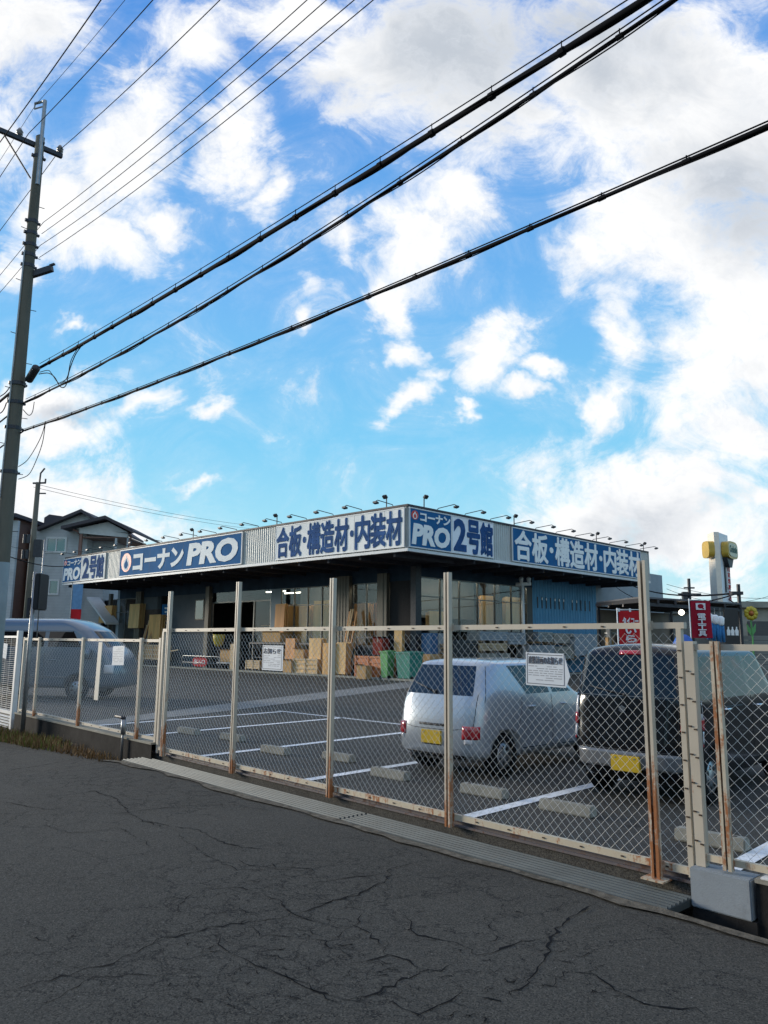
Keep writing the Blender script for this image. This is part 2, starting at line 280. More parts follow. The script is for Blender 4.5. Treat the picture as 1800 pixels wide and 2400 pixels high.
SPLIT={'hanger_row':'hanger','vent_row':'vent_slot','white_vents':'white_vent','gap_set':'panel_gap','bolt_set':'step_bolt','bracket_set':'bracket','seam_set':'seam'}
class MB:
    """collects simple shapes into one mesh (coordinates of the thing's frame)"""
    def __init__(s): s.v=[]; s.f=[]; s.m=[]
    def add(s,vs,fs,mi=0):
        o=len(s.v); s.v+= [Vector(v) for v in vs]
        for f in fs: s.f.append([i+o for i in f]); s.m.append(mi)
        return s
    def box(s,x0,x1,y0,y1,z0,z1,mi=0):
        return s.add([(x0,y0,z0),(x1,y0,z0),(x1,y1,z0),(x0,y1,z0),(x0,y0,z1),(x1,y0,z1),(x1,y1,z1),(x0,y1,z1)],[(0,3,2,1),(4,5,6,7),(0,1,5,4),(1,2,6,5),(2,3,7,6),(3,0,4,7)],mi)
    def obox(s,c,ax,ay,az,mi=0):
        c=Vector(c); ax,ay,az=Vector(ax),Vector(ay),Vector(az)
        vs=[c+ax*i+ay*j+az*k for k in(-1,1) for (i,j) in((-1,-1),(1,-1),(1,1),(-1,1))]
        return s.add(vs,[(0,3,2,1),(4,5,6,7),(0,1,5,4),(1,2,6,5),(2,3,7,6),(3,0,4,7)],mi)
    def bar(s,p,q,w,h,mi=0):
        p,q=Vector(p),Vector(q); d=(q-p); a=d.normalized(); up=Vector((0,0,1)) if abs(a.z)<.95 else Vector((1,0,0)); x=a.cross(up).normalized(); y=x.cross(a)
        return s.obox((p+q)/2,d/2,x*w/2,y*h/2,mi)
    def tube(s,pts,r,n=8,caps=True,mi=0,closed=False):
        pts=[Vector(p) for p in pts]; rs=r if isinstance(r,(list,tuple)) else [r]*len(pts); o=len(s.v); prev=None
        for i,p in enumerate(pts):
            a=(pts[min(i+1,len(pts)-1)]-pts[max(i-1,0)]).normalized()
            if prev is None:
                up=Vector((0,0,1)) if abs(a.z)<.9 else Vector((1,0,0)); x=a.cross(up).normalized()
            else: x=(prev-a*prev.dot(a)).normalized()
            prev=x; y=a.cross(x)
            for k in range(n):
                th=2*math.pi*k/n; s.v.append(p+x*math.cos(th)*rs[i]+y*math.sin(th)*rs[i])
        for i in range(len(pts)-1):
            for k in range(n):
                s.f.append([o+i*n+k,o+i*n+(k+1)%n,o+(i+1)*n+(k+1)%n,o+(i+1)*n+k]); s.m.append(mi)
        if caps:
            s.f.append([o+k for k in range(n)][::-1]); s.m.append(mi); s.f.append([o+(len(pts)-1)*n+k for k in range(n)]); s.m.append(mi)
        return s
    def cyl(s,p,q,r0_,r1_=None,n=16,mi=0): return s.tube([p,q],[r0_,r0_ if r1_ is None else r1_],n,True,mi)
    def prism(s,poly,o,ux,uy,n,d0,d1,mi=0):
        """2D polygon poly in the plane o+ux*a+uy*b, from depth d0 to d1 along n"""
        o,ux,uy,n=Vector(o),Vector(ux),Vector(uy),Vector(n); k=len(poly)
        vs=[o+ux*a+uy*b+n*d0 for a,b in poly]+[o+ux*a+uy*b+n*d1 for a,b in poly]
        fs=[list(range(k))[::-1],[i+k for i in range(k)]]+[[i,(i+1)%k,(i+1)%k+k,i+k] for i in range(k)]
        return s.add(vs,fs,mi)
    def lathe(s,prof,c=(0,0,0),n=16,mi=0):
        o=len(s.v); c=Vector(c)
        for (r,z) in prof:
            for k in range(n): th=2*math.pi*k/n; s.v.append(c+Vector((r*math.cos(th),r*math.sin(th),z)))
        for i in range(len(prof)-1):
            for k in range(n): s.f.append([o+i*n+k,o+i*n+(k+1)%n,o+(i+1)*n+(k+1)%n,o+(i+1)*n+k]); s.m.append(mi)
        s.f.append([o+k for k in range(n)][::-1]); s.m.append(mi); s.f.append([o+(len(prof)-1)*n+k for k in range(n)]); s.m.append(mi)
        return s
    def islands(s):
        p=list(range(len(s.v)))
        def find(i):
            while p[i]!=i: p[i]=p[p[i]]; i=p[i]
            return i
        for f in s.f:
            r=find(f[0])
            for i in f[1:]: p[find(i)]=r
        out={}
        for f,mi in zip(s.f,s.m): out.setdefault(find(f[0]),[]).append((f,mi))
        res=[]
        for fs in out.values():
            m=MB(); ix={}
            for f,mi in fs:
                for i in f:
                    if i not in ix: ix[i]=len(m.v); m.v.append(s.v[i])
                m.f.append([ix[i] for i in f]); m.m.append(mi)
            res.append(m)
        return res
    def build(s,name,mat,parent=None,smooth=False,bevel=0,fr=None,base=(0,0,0)):
        if name in SPLIT:
            for q in s.islands(): o=MB.build(q,SPLIT[name],mat,parent,smooth,bevel,fr,base)
            return o
        b=basis(parent) if parent else Vector(base)
        me=bpy.data.meshes.new(name); me.from_pydata([tuple(v-b) for v in s.v],[],s.f)
        mats=mat if isinstance(mat,list) else [mat]
        for m in mats: me.materials.append(MAT[m] if isinstance(m,str) else m)
        if len(mats)>1: me.polygons.foreach_set('material_index',s.m)
        bm=bmesh.new(); bm.from_mesh(me); bmesh.ops.recalc_face_normals(bm,faces=bm.faces)
        if bevel>0:
            ed=[e for e in bm.edges if len(e.link_faces)==2 and e.calc_face_angle(0)>.6]
            bmesh.ops.bevel(bm,geom=ed,offset=bevel,segments=2,affect='EDGES',clamp_overlap=True)
        bm.to_mesh(me); bm.free()
        if smooth: me.polygons.foreach_set('use_smooth',[True]*len(me.polygons))
        me.update()
        o=bpy.data.objects.new(name,me); COL.objects.link(o)
        if parent: o.parent=parent
        elif fr: o.location=loc(fr,*base); o.rotation_euler=(0,0,FRAMES[fr][1])
        return o
def structure(mb,name,mat,fr='W',**k):
    o=mb.build(name,mat,None,fr=fr,**k); o['kind']='structure'; return o
_dg=None
def text_mesh(mb,body,o,ux,uy,n,w,h,depth=.012,bold=.02,shear=0,mi=0,lift=.004,fit=True):
    many=bold>0 and any(ord(c)>0x3400 and ord(c)<0xA000 for c in body); sp=bold; bold=0 if many else bold
    """lettering fitted into the w x h box whose lower left corner is o"""
    cu=bpy.data.curves.new('t','FONT'); cu.body=body; cu.size=1; cu.offset=bold; cu.shear=shear; cu.extrude=.001; cu.resolution_u=3
    ob=bpy.data.objects.new('t',cu); COL.objects.link(ob); dg=bpy.context.evaluated_depsgraph_get(); me=bpy.data.meshes.new_from_object(ob.evaluated_get(dg))
    bpy.data.objects.remove(ob); bpy.data.curves.remove(cu)
    if not len(me.vertices): return
    xs=[v.co.x for v in me.vertices]; ys=[v.co.y for v in me.vertices]; x0,x1,y0,y1=min(xs),max(xs),min(ys),max(ys)
    sx=w/(x1-x0); sy=h/(y1-y0)
    if not fit: sx=sy=min(sx,sy)
    o,ux,uy,n=Vector(o),Vector(ux),Vector(uy),Vector(n)
    # heavy characters: the strokes are thickened by overlaid copies, each a hair deeper than the last
    offs=[(0,0)]+([(sp*math.cos(k*math.pi/4),sp*math.sin(k*math.pi/4)) for k in range(8)] if many else [])
    for k,(dx,dy) in enumerate(offs):
        vs=[o+ux*((v.co.x-x0+dx)*sx)+uy*((v.co.y-y0+dy)*sy)+n*(lift+(depth+.0006*k if v.co.z>0 else 0)) for v in me.vertices]
        mb.add(vs,[list(p.vertices) for p in me.polygons],mi)
    bpy.data.meshes.remove(me)
def ell(cx,cy,rx,ry,n=28): return [(cx+rx*math.cos(2*math.pi*k/n),cy+ry*math.sin(2*math.pi*k/n)) for k in range(n)]
def drop(cx,cy,r,h,n=20):
    pts=[]
    for k in range(n+1):
        th=-math.pi*.5-math.pi*.86+ (2*math.pi*.86)*k/n; pts.append((cx+r*math.cos(th),cy+r*math.sin(th)))
    return pts+[(cx,cy+h)]
# ---------------------------------------------------------------- ground, lot, road
mb=MB(); mb.add([(-600,-600,-.9),(600,-600,-.9),(600,600,-.9),(-600,600,-.9)],[(0,1,2,3)]); structure(mb,'ground','soil')
def zr(s): return -.1 if s>0 else -.1-min(.17,.03*(-s))
# parking lot sheet behind the fence line
mb=MB(); mb.add([(-60,.02,-.004),(60,.02,-.004),(60,140,-.004),(-60,140,-.004),(-60,.02,-.85),(60,.02,-.85)],[(0,1,2,3),(0,4,5,1)]); structure(mb,'parking_lot','lot','F')
# road sheet with a ragged broken edge along the gutter
mb=MB(); ss=[-45+.25*i for i in range(241)]; rows=[]
ragged=[]
for s_ in ss:
    e=-.455+.012*math.sin(s_*1.7)+.008*math.sin(s_*4.1)+random.uniform(-.018,.012)
    if s_<-.5: e-=.12
    ragged.append(e)
tl=[None,-1.2,-2.5,-4.5,-7,-10,-14,-20]
for i,s_ in enumerate(ss):
    for tt in tl: mb.v.append(Vector((s_,ragged[i] if tt is None else tt,zr(s_)-(.012 if tt is None else 0))))
    mb.v.append(Vector((s_,ragged[i]+.03,-.55)))
n_=len(tl)+1
for i in range(len(ss)-1):
    for j in range(len(tl)-1): mb.f.append([i*n_+j,i*n_+j+1,(i+1)*n_+j+1,(i+1)*n_+j]); mb.m.append(0)
    mb.f.append([i*n_+len(tl),i*n_,(i+1)*n_,(i+1)*n_+len(tl)]); mb.m.append(0)
road=structure(mb,'road','road','F')
# gritty crumbling concrete lip between road and gutter
mb=MB(); pr=[]
for i,s_ in enumerate(ss):
    if -1<s_<20:
        w=.06+.025*math.sin(s_*2.3+1)+.02*math.sin(s_*5.7)+random.uniform(-.035,.035); e=ragged[i]
        pr.append(((s_,e-w-.02,zr(s_)+.004),(s_,e-.01,zr(s_)+.006+random.uniform(0,.01))))
for a,b in pr: mb.v+= [Vector(a),Vector(b)]
for i in range(len(pr)-1): mb.f.append([2*i,2*i+1,2*i+3,2*i+2]); mb.m.append(0)
structure(mb,'gutter_edge','grit','F')
# gutter floor
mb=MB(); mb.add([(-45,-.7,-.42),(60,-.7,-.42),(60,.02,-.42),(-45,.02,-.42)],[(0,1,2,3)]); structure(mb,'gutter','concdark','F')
# bare soil bank at the foot of the kerb wall on the left
mb=MB(); nn=40
for i in range(nn+1):
    s_=-14+i*(13.1/nn); k=min(1,max(0,(-s_-.9)/2.0))
    for tt,zz in ((-.72,zr(s_)-.02),(-.45,zr(s_)-.01+.03*k+random.uniform(-.01,.01)),(-.2,zr(s_)-.16+.18*k+random.uniform(-.02,.02)),(-.02,zr(s_)-.2+.24*k)): mb.v.append(Vector((s_,tt,zz)))
for i in range(nn):
    for j in range(3): mb.f.append([i*4+j,i*4+j+1,i*4+j+5,i*4+j+4]); mb.m.append(0)
structure(mb,'soil_bank','soil','F')
# traced cracks in the road (grooves widened by wear)
def roadpt(x,y): return G(x,y,-.1)
def crackpath(pix,w0,mb,z=-.0965):
    pts=[roadpt(*p) for p in pix]; fine=[]
    for a,b in zip(pts,pts[1:]):
        n=max(2,int((b-a).length/.05))
        for k in range(n):
            p=a.lerp(b,k/n); fine.append(p+Vector((random.uniform(-.022,.022),random.uniform(-.022,.022),0)))
    fine.append(pts[-1]); o=len(mb.v)
    for i,p in enumerate(fine):
        d=(fine[min(i+1,len(fine)-1)]-fine[max(i-1,0)]); d.z=0; d.normalize(); q=Vector((-d.y,d.x,0)); e=min(1,i/4,(len(fine)-1-i)/4)
        w=w0*(.22+random.random()**1.8*1.15)*max(.10,e); s_=inv('F',p).x
        for sg in (-1,1): v=p+q*w*sg/2; v.z=zr(s_)+.0035; mb.v.append(v)
    for i in range(len(fine)-1): mb.f.append([o+2*i,o+2*i+1,o+2*i+3,o+2*i+2]); mb.m.append(0)
def c5(*l): return [((600+x/1.3825)/S,(1700+y/1.3825)/S) for x,y in l]   # measured on an enlarged view
def c0(*l): return [((x*1800/1659)/S,(2000+y*1.085)/S) for x,y in l]
mb=MB()
for pth,w in [(c5((1100,575),(1045,605),(1000,635),(968,680),(955,710),(940,745),(915,800),(885,830),(880,845),(835,868),(828,880)),.020),
 (c5((950,695),(890,700),(840,708),(780,728),(722,746),(690,730),(640,708),(580,692),(520,680),(505,650),(490,620),(462,598)),.016),
 (c5((570,435),(520,445),(440,465),(425,480),(350,490),(270,498),(200,508),(165,512)),.013),
 (c5((440,465),(425,505),(370,530),(300,555),(230,572),(180,585),(135,570)),.014),
 (c5((640,770),(590,795),(540,800),(510,815),(440,845),(400,862),(360,875),(300,895),(245,900)),.016),
 (c5((310,770),(360,762),(420,748),(480,752),(530,790),(570,798)),.020),
 (c5((420,748),(405,710),(380,690),(340,655),(270,640)),.013),
 (c5((400,862),(450,900),(510,932),(545,935),(600,905),(650,880),(660,845),(610,815)),.013),
 (c5((660,865),(730,880),(780,890),(800,905)),.013),
 (c5((885,845),(950,845),(1000,800),(1060,800),(1130,825),(1150,855),(1210,880),(1260,905),(1330,915),(1420,920),(1480,945)),.013),
 (c5((760,765),(765,815),(820,820),(885,845)),.010),(c5((0,770),(60,805),(160,850),(240,880),(330,890),(345,840)),.011),
 (c5((0,440),(45,445),(70,460),(180,465),(190,505)),.012),(c5((215,705),(260,690),(330,640),(350,600)),.010),(c5((60,610),(110,620),(200,640),(270,655)),.012),
 (c0((0,300),(60,285),(145,262),(240,240),(300,212),(340,188),(420,170),(520,150),(600,140),(690,115),(770,90),(830,60)),.015),
 (c0((20,340),(110,320),(200,270),(300,262),(380,260),(460,250)),.007),(c0((410,80),(520,75),(600,100),(640,135),(700,150)),.010),(c0((500,10),(540,25),(600,35),(680,38)),.009),
 (c0((540,150),(560,180),(640,180),(700,190),(760,230)),.009),(c0((330,140),(380,125),(410,90),(460,80)),.008),(c0((475,165),(470,200),(540,235),(600,260),(660,285),(720,325),(760,325)),.009),
 ([(0,1662),(60,1655),(130,1642),(210,1625),(250,1622)],.02),([(110,1665),(180,1652),(240,1640)],.014),([(150,1720),(200,1708),(250,1725),(285,1760),(310,1775),(360,1790)],.018),([(0,1730),(60,1742),(110,1750),(160,1740)],.014),
 ([(230,1760),(330,1748),(420,1740),(500,1738),(560,1748),(610,1752)],.014),([(300,1770),(370,1786),(430,1792),(480,1820),(530,1832),(590,1835)],.016),([(380,1800),(450,1850),(510,1880),(600,1875)],.010),([(90,1780),(150,1800),(260,1790),(330,1830)],.010)]:
    crackpath(pth,w,mb)
_rc=random.Random(21)
for _ in range(110):
    x=_rc.gauss(760,330); y=_rc.gauss(2060,90)
    if y<1830+max(0,(x-200))*.13 or y>2205 or x<10 or x>1500: continue
    L=_rc.uniform(15,60); a=_rc.uniform(-.5,.5)+(3.14 if _rc.random()<.5 else 0); p=[(x,y)]
    for k in range(4): a+=_rc.uniform(-.7,.7); p.append((p[-1][0]+math.cos(a)*L/3,p[-1][1]+math.sin(a)*L/7))
    crackpath(p,.010,mb)
structure(mb,'road_cracks','crack')
# parking bay lines and the concrete strip across the lot
mb=MB()
def strip(mb,a,b,w,z=.004):
    a,b=Vector(a),Vector(b); d=(b-a).normalized(); q=Vector((-d.y,d.x,0))*w/2
    mb.add([(*(a-q).xy,z),(*(b-q).xy,z),(*(b+q).xy,z),(*(a+q).xy,z)],[(0,1,2,3)])
LV=[12.95,10.12,7.55,4.92,2.42,-.1,-2.6,15.0]
for v,ua,ub in ((15.0,7.2,12.0),(12.95,6.9,12.2),(10.12,6.6,12.1),(7.55,6.5,12.1),(4.92,6.25,12.1),(2.42,6.0,12.1),(-.1,5.8,12.1),(-2.6,5.6,12.1)):
    strip(mb,(*loc('B',ua,v).xy,0),(*loc('B',ub,v).xy,0),.15)
strip(mb,(*loc('B',12.1,-3).xy,0),(*loc('B',12.1,15.2).xy,0),.10)
strip(mb,(*loc('B',16.5,-3).xy,0),(*loc('B',16.5,12.5).xy,0),.10)
structure(mb,'bay_lines','line')
mb=MB(); A=[G(150,1573),G(210,1567),G(500,1535),G(880,1486),G(1200,1446)]; Bq=[G(150,1563),G(210,1556),G(500,1519),G(880,1473),G(1200,1436)]
o=0
for p,q in zip(A,Bq): mb.v+=[Vector((p.x,p.y,.003)),Vector((q.x,q.y,.003))]
for i in range(len(A)-1): mb.f.append([2*i,2*i+2,2*i+3,2*i+1]); mb.m.append(0)
structure(mb,'concrete_strip','strip')
# a thin kerb line in front of the shop
mb=MB(); mb.box(25.2,25.35,20,54,0,.09); mb.box(25.35,46,22.2,22.35,0,.09); structure(mb,'shop_kerb','conc','B')

# ---------------------------------------------------------------- kerb walls, plates, footing block
def kerbwall(s0,s1,label):
    kw=thing('kerb_wall',label,'kerb wall','F',((s0+s1)/2,0,0)); m=MB(); n=int((s1-s0)/.4)
    for i in range(n):
        a=s0+(s1-s0)*i/n; b=s0+(s1-s0)*(i+1)/n; j=random.uniform(-.006,.006)
        m.add([(a,-.07,-.6),(b,-.07,-.6),(b,-.07,.11+j),(a,-.07,.11),(a,.09,-.6),(b,.09,-.6),(b,.09,.115),(a,.09,.115)],[(0,1,2,3),(3,2,6,7),(7,6,5,4)])
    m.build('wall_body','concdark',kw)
    c=MB(); c.box(s0,s1,-.085,.10,.113,.14); c.build('cap','conc',kw)
    return kw
kerbwall(-6.6,-.22,'dark stained low kerb wall with weeds at its foot under the lower fence')
kerbwall(8.73,13,'dark low kerb wall beside the grey footing block')
fb=thing('footing_block','pale grey painted concrete block under the rusty fence post','footing block','F',(8.48,0,-.14))
m=MB(); m.box(8.28,8.705,-.10,.10,-.14,.125); m.build('block','blockgrey',fb,bevel=.008); m=MB(); m.box(8.285,8.73,-.09,.1,-.5,-.142); m.build('base','concdark',fb)
wb=thing('white_cover','small white flat cover lying on the right kerb beside the rusty post','cover','F',(8.86,-.02,.14)); m=MB(); m.box(8.77,8.98,-.09,.07,.142,.158); m.build('cover','trim',wb,bevel=.004)
def rampplate(s0,s1,label):
    p=thing('gutter_plate',label,'gutter plate','F',((s0+s1)/2,-.22,-.1)); m=MB(); m.box(s0,s1,-.43,-.02,-.15,-.098); m.build('plate','steel',p,bevel=.004)
    m=MB()
    for k in range(7): y=-.40+k*.058; m.prism([(-.012,0),(-.005,.012),(.005,.012),(.012,0)],(s0+.01,y,-.098),(0,1,0),(0,0,1),(1,0,0),0,s1-s0-.02)
    m.build('rib','steel',p)
rampplate(-.45,4.72,'long ribbed grey steel gutter plate, farther of the two along the fence')
rampplate(4.73,8.27,'long ribbed grey steel gutter plate ending beside the footing block')
tr=thing('gate_track','dark rusty steel track running along under the tall fence','track','F',(4,.03,-.02)); m=MB(); m.box(-.4,8.27,.0,.09,-.02,-.002); m.box(-.4,8.27,.035,.05,-.002,.025); m.build('track_rail','rail',tr)

# ---------------------------------------------------------------- chain link fences
def chainlink(m,s0,s1,z0,z1,p=.082,r=.0021,t0=.0):
    n=int((s1-s0)/(p/2)); hz=p/2; k=int((z1-z0)/hz); rj=random.Random(int(s0*77)); ph=rj.uniform(0,6)
    for i in range(n):
        a=s0+i*p/2; b=a+p/2
        pts=[(a if (j+i)%2==0 else b, t0+(.0022 if j%2==0 else -.0022)+.010*math.sin(a*1.9+ph)*math.sin(math.pi*j/k), z0+j*hz+.004*math.sin(a*3.1+j*.4+ph)+rj.uniform(-.0012,.0012)) for j in range(k+1)]
        o=len(m.v)
        for q in pts:
            for dx,dy in((r,0),(0,r),(-r,0),(0,-r)): m.v.append(Vector((q[0]+dx,q[1]+dy,q[2])))
        for j in range(k):
            for c in range(4): m.f.append([o+j*4+c,o+j*4+(c+1)%4,o+(j+1)*4+(c+1)%4,o+(j+1)*4+c]); m.m.append(0)
def channel(m,s,z0,z1,w=.07,d=.05,t0=-.03):
    """C-shaped steel post open towards the road, with lips"""
    m.box(s-w/2,s+w/2,t0+d-.006,t0+d,z0,z1); m.box(s-w/2,s-w/2+.006,t0,t0+d-.006,z0,z1); m.box(s+w/2-.006,s+w/2,t0,t0+d-.006,z0,z1)
    m.box(s-w/2+.006,s-w/2+.024,t0,t0+.006,z0,z1); m.box(s+w/2-.024,s+w/2-.006,t0,t0+.006,z0,z1)
def bolts(m,lst):
    for s,t_,z in lst: m.box(s-.011,s+.011,t_-.010,t_,z-.005,z+.005,1)
tf=thing('chain_link_fence','tall beige chain link fence with five high posts and rusty foot rail','fence','F',(4.1,0,0))
m=MB(); chainlink(m,-.12,8.28,.10,1.82); m.build('wire_mesh','wire',tf)
m=MB(); m.box(-.16,8.30,-.02,.025,1.815,1.862); bolts(m,[(.2+.37*i,-.019,1.835) for i in range(22)]); m.build('top_rail',['beige','bolt'],tf)
m=MB(); m.box(-.16,8.24,-.02,.02,.045,.095); bolts(m,[(.3+.37*i,-.019,.07) for i in range(22)]); m.build('bottom_rail',['rustrail','bolt'],tf)
m=MB(); m.box(-.17,-.11,-.025,.025,.0,1.815); m.build('stile','beige',tf,bevel=.003)
m=MB(); m.box(8.235,8.275,-.025,.02,.03,1.815); bolts(m,[(8.255,-.024,.25+.2*i) for i in range(8)]); m.build('stile',['beige','bolt'],tf)
for i,(s_,zt) in enumerate(((.10,2.43),(2.05,2.48),(4.09,2.42),(5.90,2.38),(8.00,2.35))):
    m=MB(); channel(m,s_,-.02,zt,.068,.05,-.075); 
    for z in (.07,1.84): m.box(s_-.05,s_+.05,-.026,-.0215,z-.035,z+.035)
    o_=m.build('post','beigerust',tf)
    if s_==8.0: m2=MB(); m2.box(s_-.09,s_+.09,-.13,.0,-.03,-.018); m2.build('post_foot','rustpost',o_)
def lowfence(s0,s1,posts,label,rust,zb=.17,name='chain_link_fence',stile_l=True,stile_r=True):
    f=thing(name,label,'fence','F',((s0+s1)/2,0,.14)); m=MB(); chainlink(m,s0+.03,s1-.03,zb+.03,1.66); m.build('wire_mesh','wire',f)
    m=MB(); m.box(s0,s1,-.02,.025,1.655,1.70); bolts(m,[(s0+.2+.37*i,-.019,1.678) for i in range(int((s1-s0-.2)/.37))]); m.build('top_rail',['beige','bolt'],f); m=MB(); m.box(s0,s1,-.02,.02,zb,zb+.045); bolts(m,[(s0+.2+.37*i,-.019,zb+.022) for i in range(int((s1-s0-.2)/.37))]); m.build('bottom_rail',['rustrail' if rust=='rustpost' else 'beige','bolt'],f)
    for q,on in ((s0,stile_l),(s1,stile_r)):
        if on: m=MB(); m.box(q-.035,q+.03,-.024,.028,.142,1.72); m.build('stile','beige',f,bevel=.003)
    for s_ in posts: m=MB(); channel(m,s_,.142,1.72,.062,.045,-.068); m.build('post',rust if rust=='rustpost' else 'beigerust',f)
    return f
lowfence(-6.55,-.23,(-5.52,-3.22,-.82),'lower beige chain link fence on the stained kerb wall, with papers hung on it','beige')
rf=lowfence(8.36,10.6,(8.54,10.2),'lower chain link fence with a heavily rusted post on the grey block','rustpost',.17,stile_l=False)
m=MB(); m.box(8.30,8.37,-.035,.03,.127,1.72); bolts(m,[(8.315,-.034,.3+.2*i) for i in range(7)]+[(8.355,-.034,.28+.2*i) for i in range(7)]); m.build('stile',['beige','bolt'],rf)
# wire-panel fence at the far left with a white end post and a louvred foot
wf=thing('wire_panel_fence','white framed fence of horizontal wires at the left edge, before the van','fence','F',(-8.4,0,-.25))
m=MB(); m.box(-10.2,-6.98,-.02,.02,1.70,1.75); m.box(-10.2,-6.98,-.02,.02,.06,.13); m.build('frame','trim',wf)
m=MB()
for i in range(36): z=.15+i*.043; m.tube([(-10.2,0,z),(-6.98,0,z)],.0032,5)
for i in range(10): s_=-10.1+i*.33; m.tube([(s_,0,.1),(s_,0,1.72)],.003,5)
m.build('wire_mesh','wire',wf)
m=MB(); m.box(-6.98,-6.86,-.05,.05,-.3,1.86); m.build('end_post','trim',wf,bevel=.006)
m=MB()
for i in range(5): z=-.24+i*.06; m.obox((-8.6,0,z),(1.6,0,0),(0,.02,.012),(0,0,.004))
m.build('louvre','trim',wf); m=MB(); m.box(-10.2,-7.0,.03,.05,-.35,.05); m.build('foot_panel','black',wf)
tap=thing('drain_tap','short grey L-shaped standpipe bent to the left in front of the lower fence','standpipe','F',(-1.12,-.13,-.2))
m=MB(); m.tube([(-1.12,-.13,-.2),(-1.12,-.13,.12),(-1.11,-.13,.20)],.022,8); m.build('riser','galv',tap,True); m=MB(); m.tube([(-1.11,-.13,.19),(-1.11,-.13,.42)],.042,10); m.build('sleeve','galv',tap,True)
m=MB(); m.tube([(-1.11,-.13,.44),(-1.20,-.13,.45),(-1.42,-.13,.45)],[.035,.028,.024],8); m.build('spout','darkmetal',tap,True)
# papers hung on the fences
def notice(name,s0,s1,z0,z1,label,title=None,rows=6,tilt=0.0,clip=True,cut=False):
    t0=-.03; n=thing(name,label,'notice','F',((s0+s1)/2,t0,z0)); w,h=s1-s0,z1-z0
    rt=math.radians(tilt); ux=Vector((math.cos(rt),0,math.sin(rt))); uy=Vector((-math.sin(rt),0,math.cos(rt))); nn=Vector((0,-1,0)); o=Vector((s0,t0,z0))
    poly=[(0,0),(w*.97 if cut else w,0),(w+(.03 if cut else 0),h*.35),(w*.93 if cut else w,h),(0,h)]
    # a slightly bowed sheet
    m=MB(); m.prism(poly,o,ux,uy,nn,0,.004); m.build('sheet','paper',n)
    m=MB(); b=.012
    if title:
        e=.006
        for (a0,b0,a1,b1) in ((.03*w,.05*h,.94*w,.05*h+e),(.03*w,.95*h-e,.9*w,.95*h),(.03*w,.05*h,.03*w+e,.95*h),(.93*w,.05*h,.93*w+e,.95*h)): m.prism([(a0,b0),(a1,b0),(a1,b1),(a0,b1)],o,ux,uy,nn,.0045,.0055)
        text_mesh(m,title,o+ux*(.07*w)+uy*(.66*h),ux,uy,nn,.82*w,.23*h,.001,.004,0,0,.0045)
    m.build('print','ink',n)
    m=MB(); rnd=random.Random(int(s0*100))
    for k in range(rows):
        y=h*(.58 if title else .88)-k*(h*(.48 if title else .8)/rows); x=.07*w
        while x<w*.86:
            l=rnd.uniform(.04,.22)*w
            if rnd.random()<.8: m.prism([(x,y),(min(x+l,.9*w),y),(min(x+l,.9*w),y+h*.022),(x,y+h*.022)],o,ux,uy,nn,.0045,.0055)
            x+=l+.03*w
    m.build('small_print','inkl',n)
    m=MB()
    for x in (.06*w,.94*w): m.tube([o+ux*x+uy*(h*.97)+nn*.008,o+ux*x+uy*(h*.97)-nn*.03],.004,6)
    m.build('cable_tie','trimblack',n); return n
notice('planning_notice',6.82,7.25,1.33,1.615,'large landscape white notice wired to the fence before the silver car','建築計画のお知らせ',7,-1.0,cut=True)
notice('planning_notice',2.645,3.10,1.325,1.635,'white framed notice board on the tall fence between the second and third high posts','お知らせ',7)
notice('paper_notice',-1.93,-1.47,1.255,1.575,'white portrait paper notice on the lower fence beside the pale board',None,9,1.5)
notice('paper_notice',-8.10,-7.62,1.27,1.60,'white paper notice on the wire panel fence at the left edge',None,4,-4)
pb=thing('pale_board','tall narrow pale board leaning upright behind the lower fence','board','F',(-2.47,-.03,.64))
m=MB(); m.prism([(0,0),(.17,0),(.2,1.0),(.045,1.0)],(-2.58,-.03,.64),(1,0,0),(0,0,1),(0,-1,0),0,.012); m.build('board','board',pb)
# weeds
mb=MB(); rnd=random.Random(3)
for i in range(3600):
    s_=-rnd.uniform(.6,9.2) if rnd.random()<.8 else -rnd.uniform(3.2,6); dens=min(1,(-s_)/3.5)
    if rnd.random()>.25+.75*dens: continue
    if s_<-7.2 and rnd.random()<.6: continue
    tt=-.55+rnd.uniform(-.12,.2)*1.2 if s_>-3 else rnd.uniform(-.78,-.2); zb=zr(s_)-.03
    hgt=rnd.uniform(.04,.20)*(.55+.6*dens); a=rnd.uniform(0,6.28); lean=rnd.uniform(0,.09); w=rnd.uniform(.004,.010)*(1.6 if rnd.random()<.2 else 1)
    p=Vector((s_,tt,zb)); q=p+Vector((math.cos(a)*lean,math.sin(a)*lean,hgt)); md=p.lerp(q,.55)+Vector((0,0,.015)); x=Vector((-math.sin(a),math.cos(a),0))*w
    mb.add([p-x,p+x,md+x*.8,md-x*.8,q],[(0,1,2,3),(3,2,4)],1 if (rnd.random()<.62 or s_>-2.6) else 0)
wd=mb.build('weeds',['grassg','grassb'],None,fr='F'); wd['kind']='stuff'; wd['label']='green and brown weeds growing along the foot of the kerb wall'
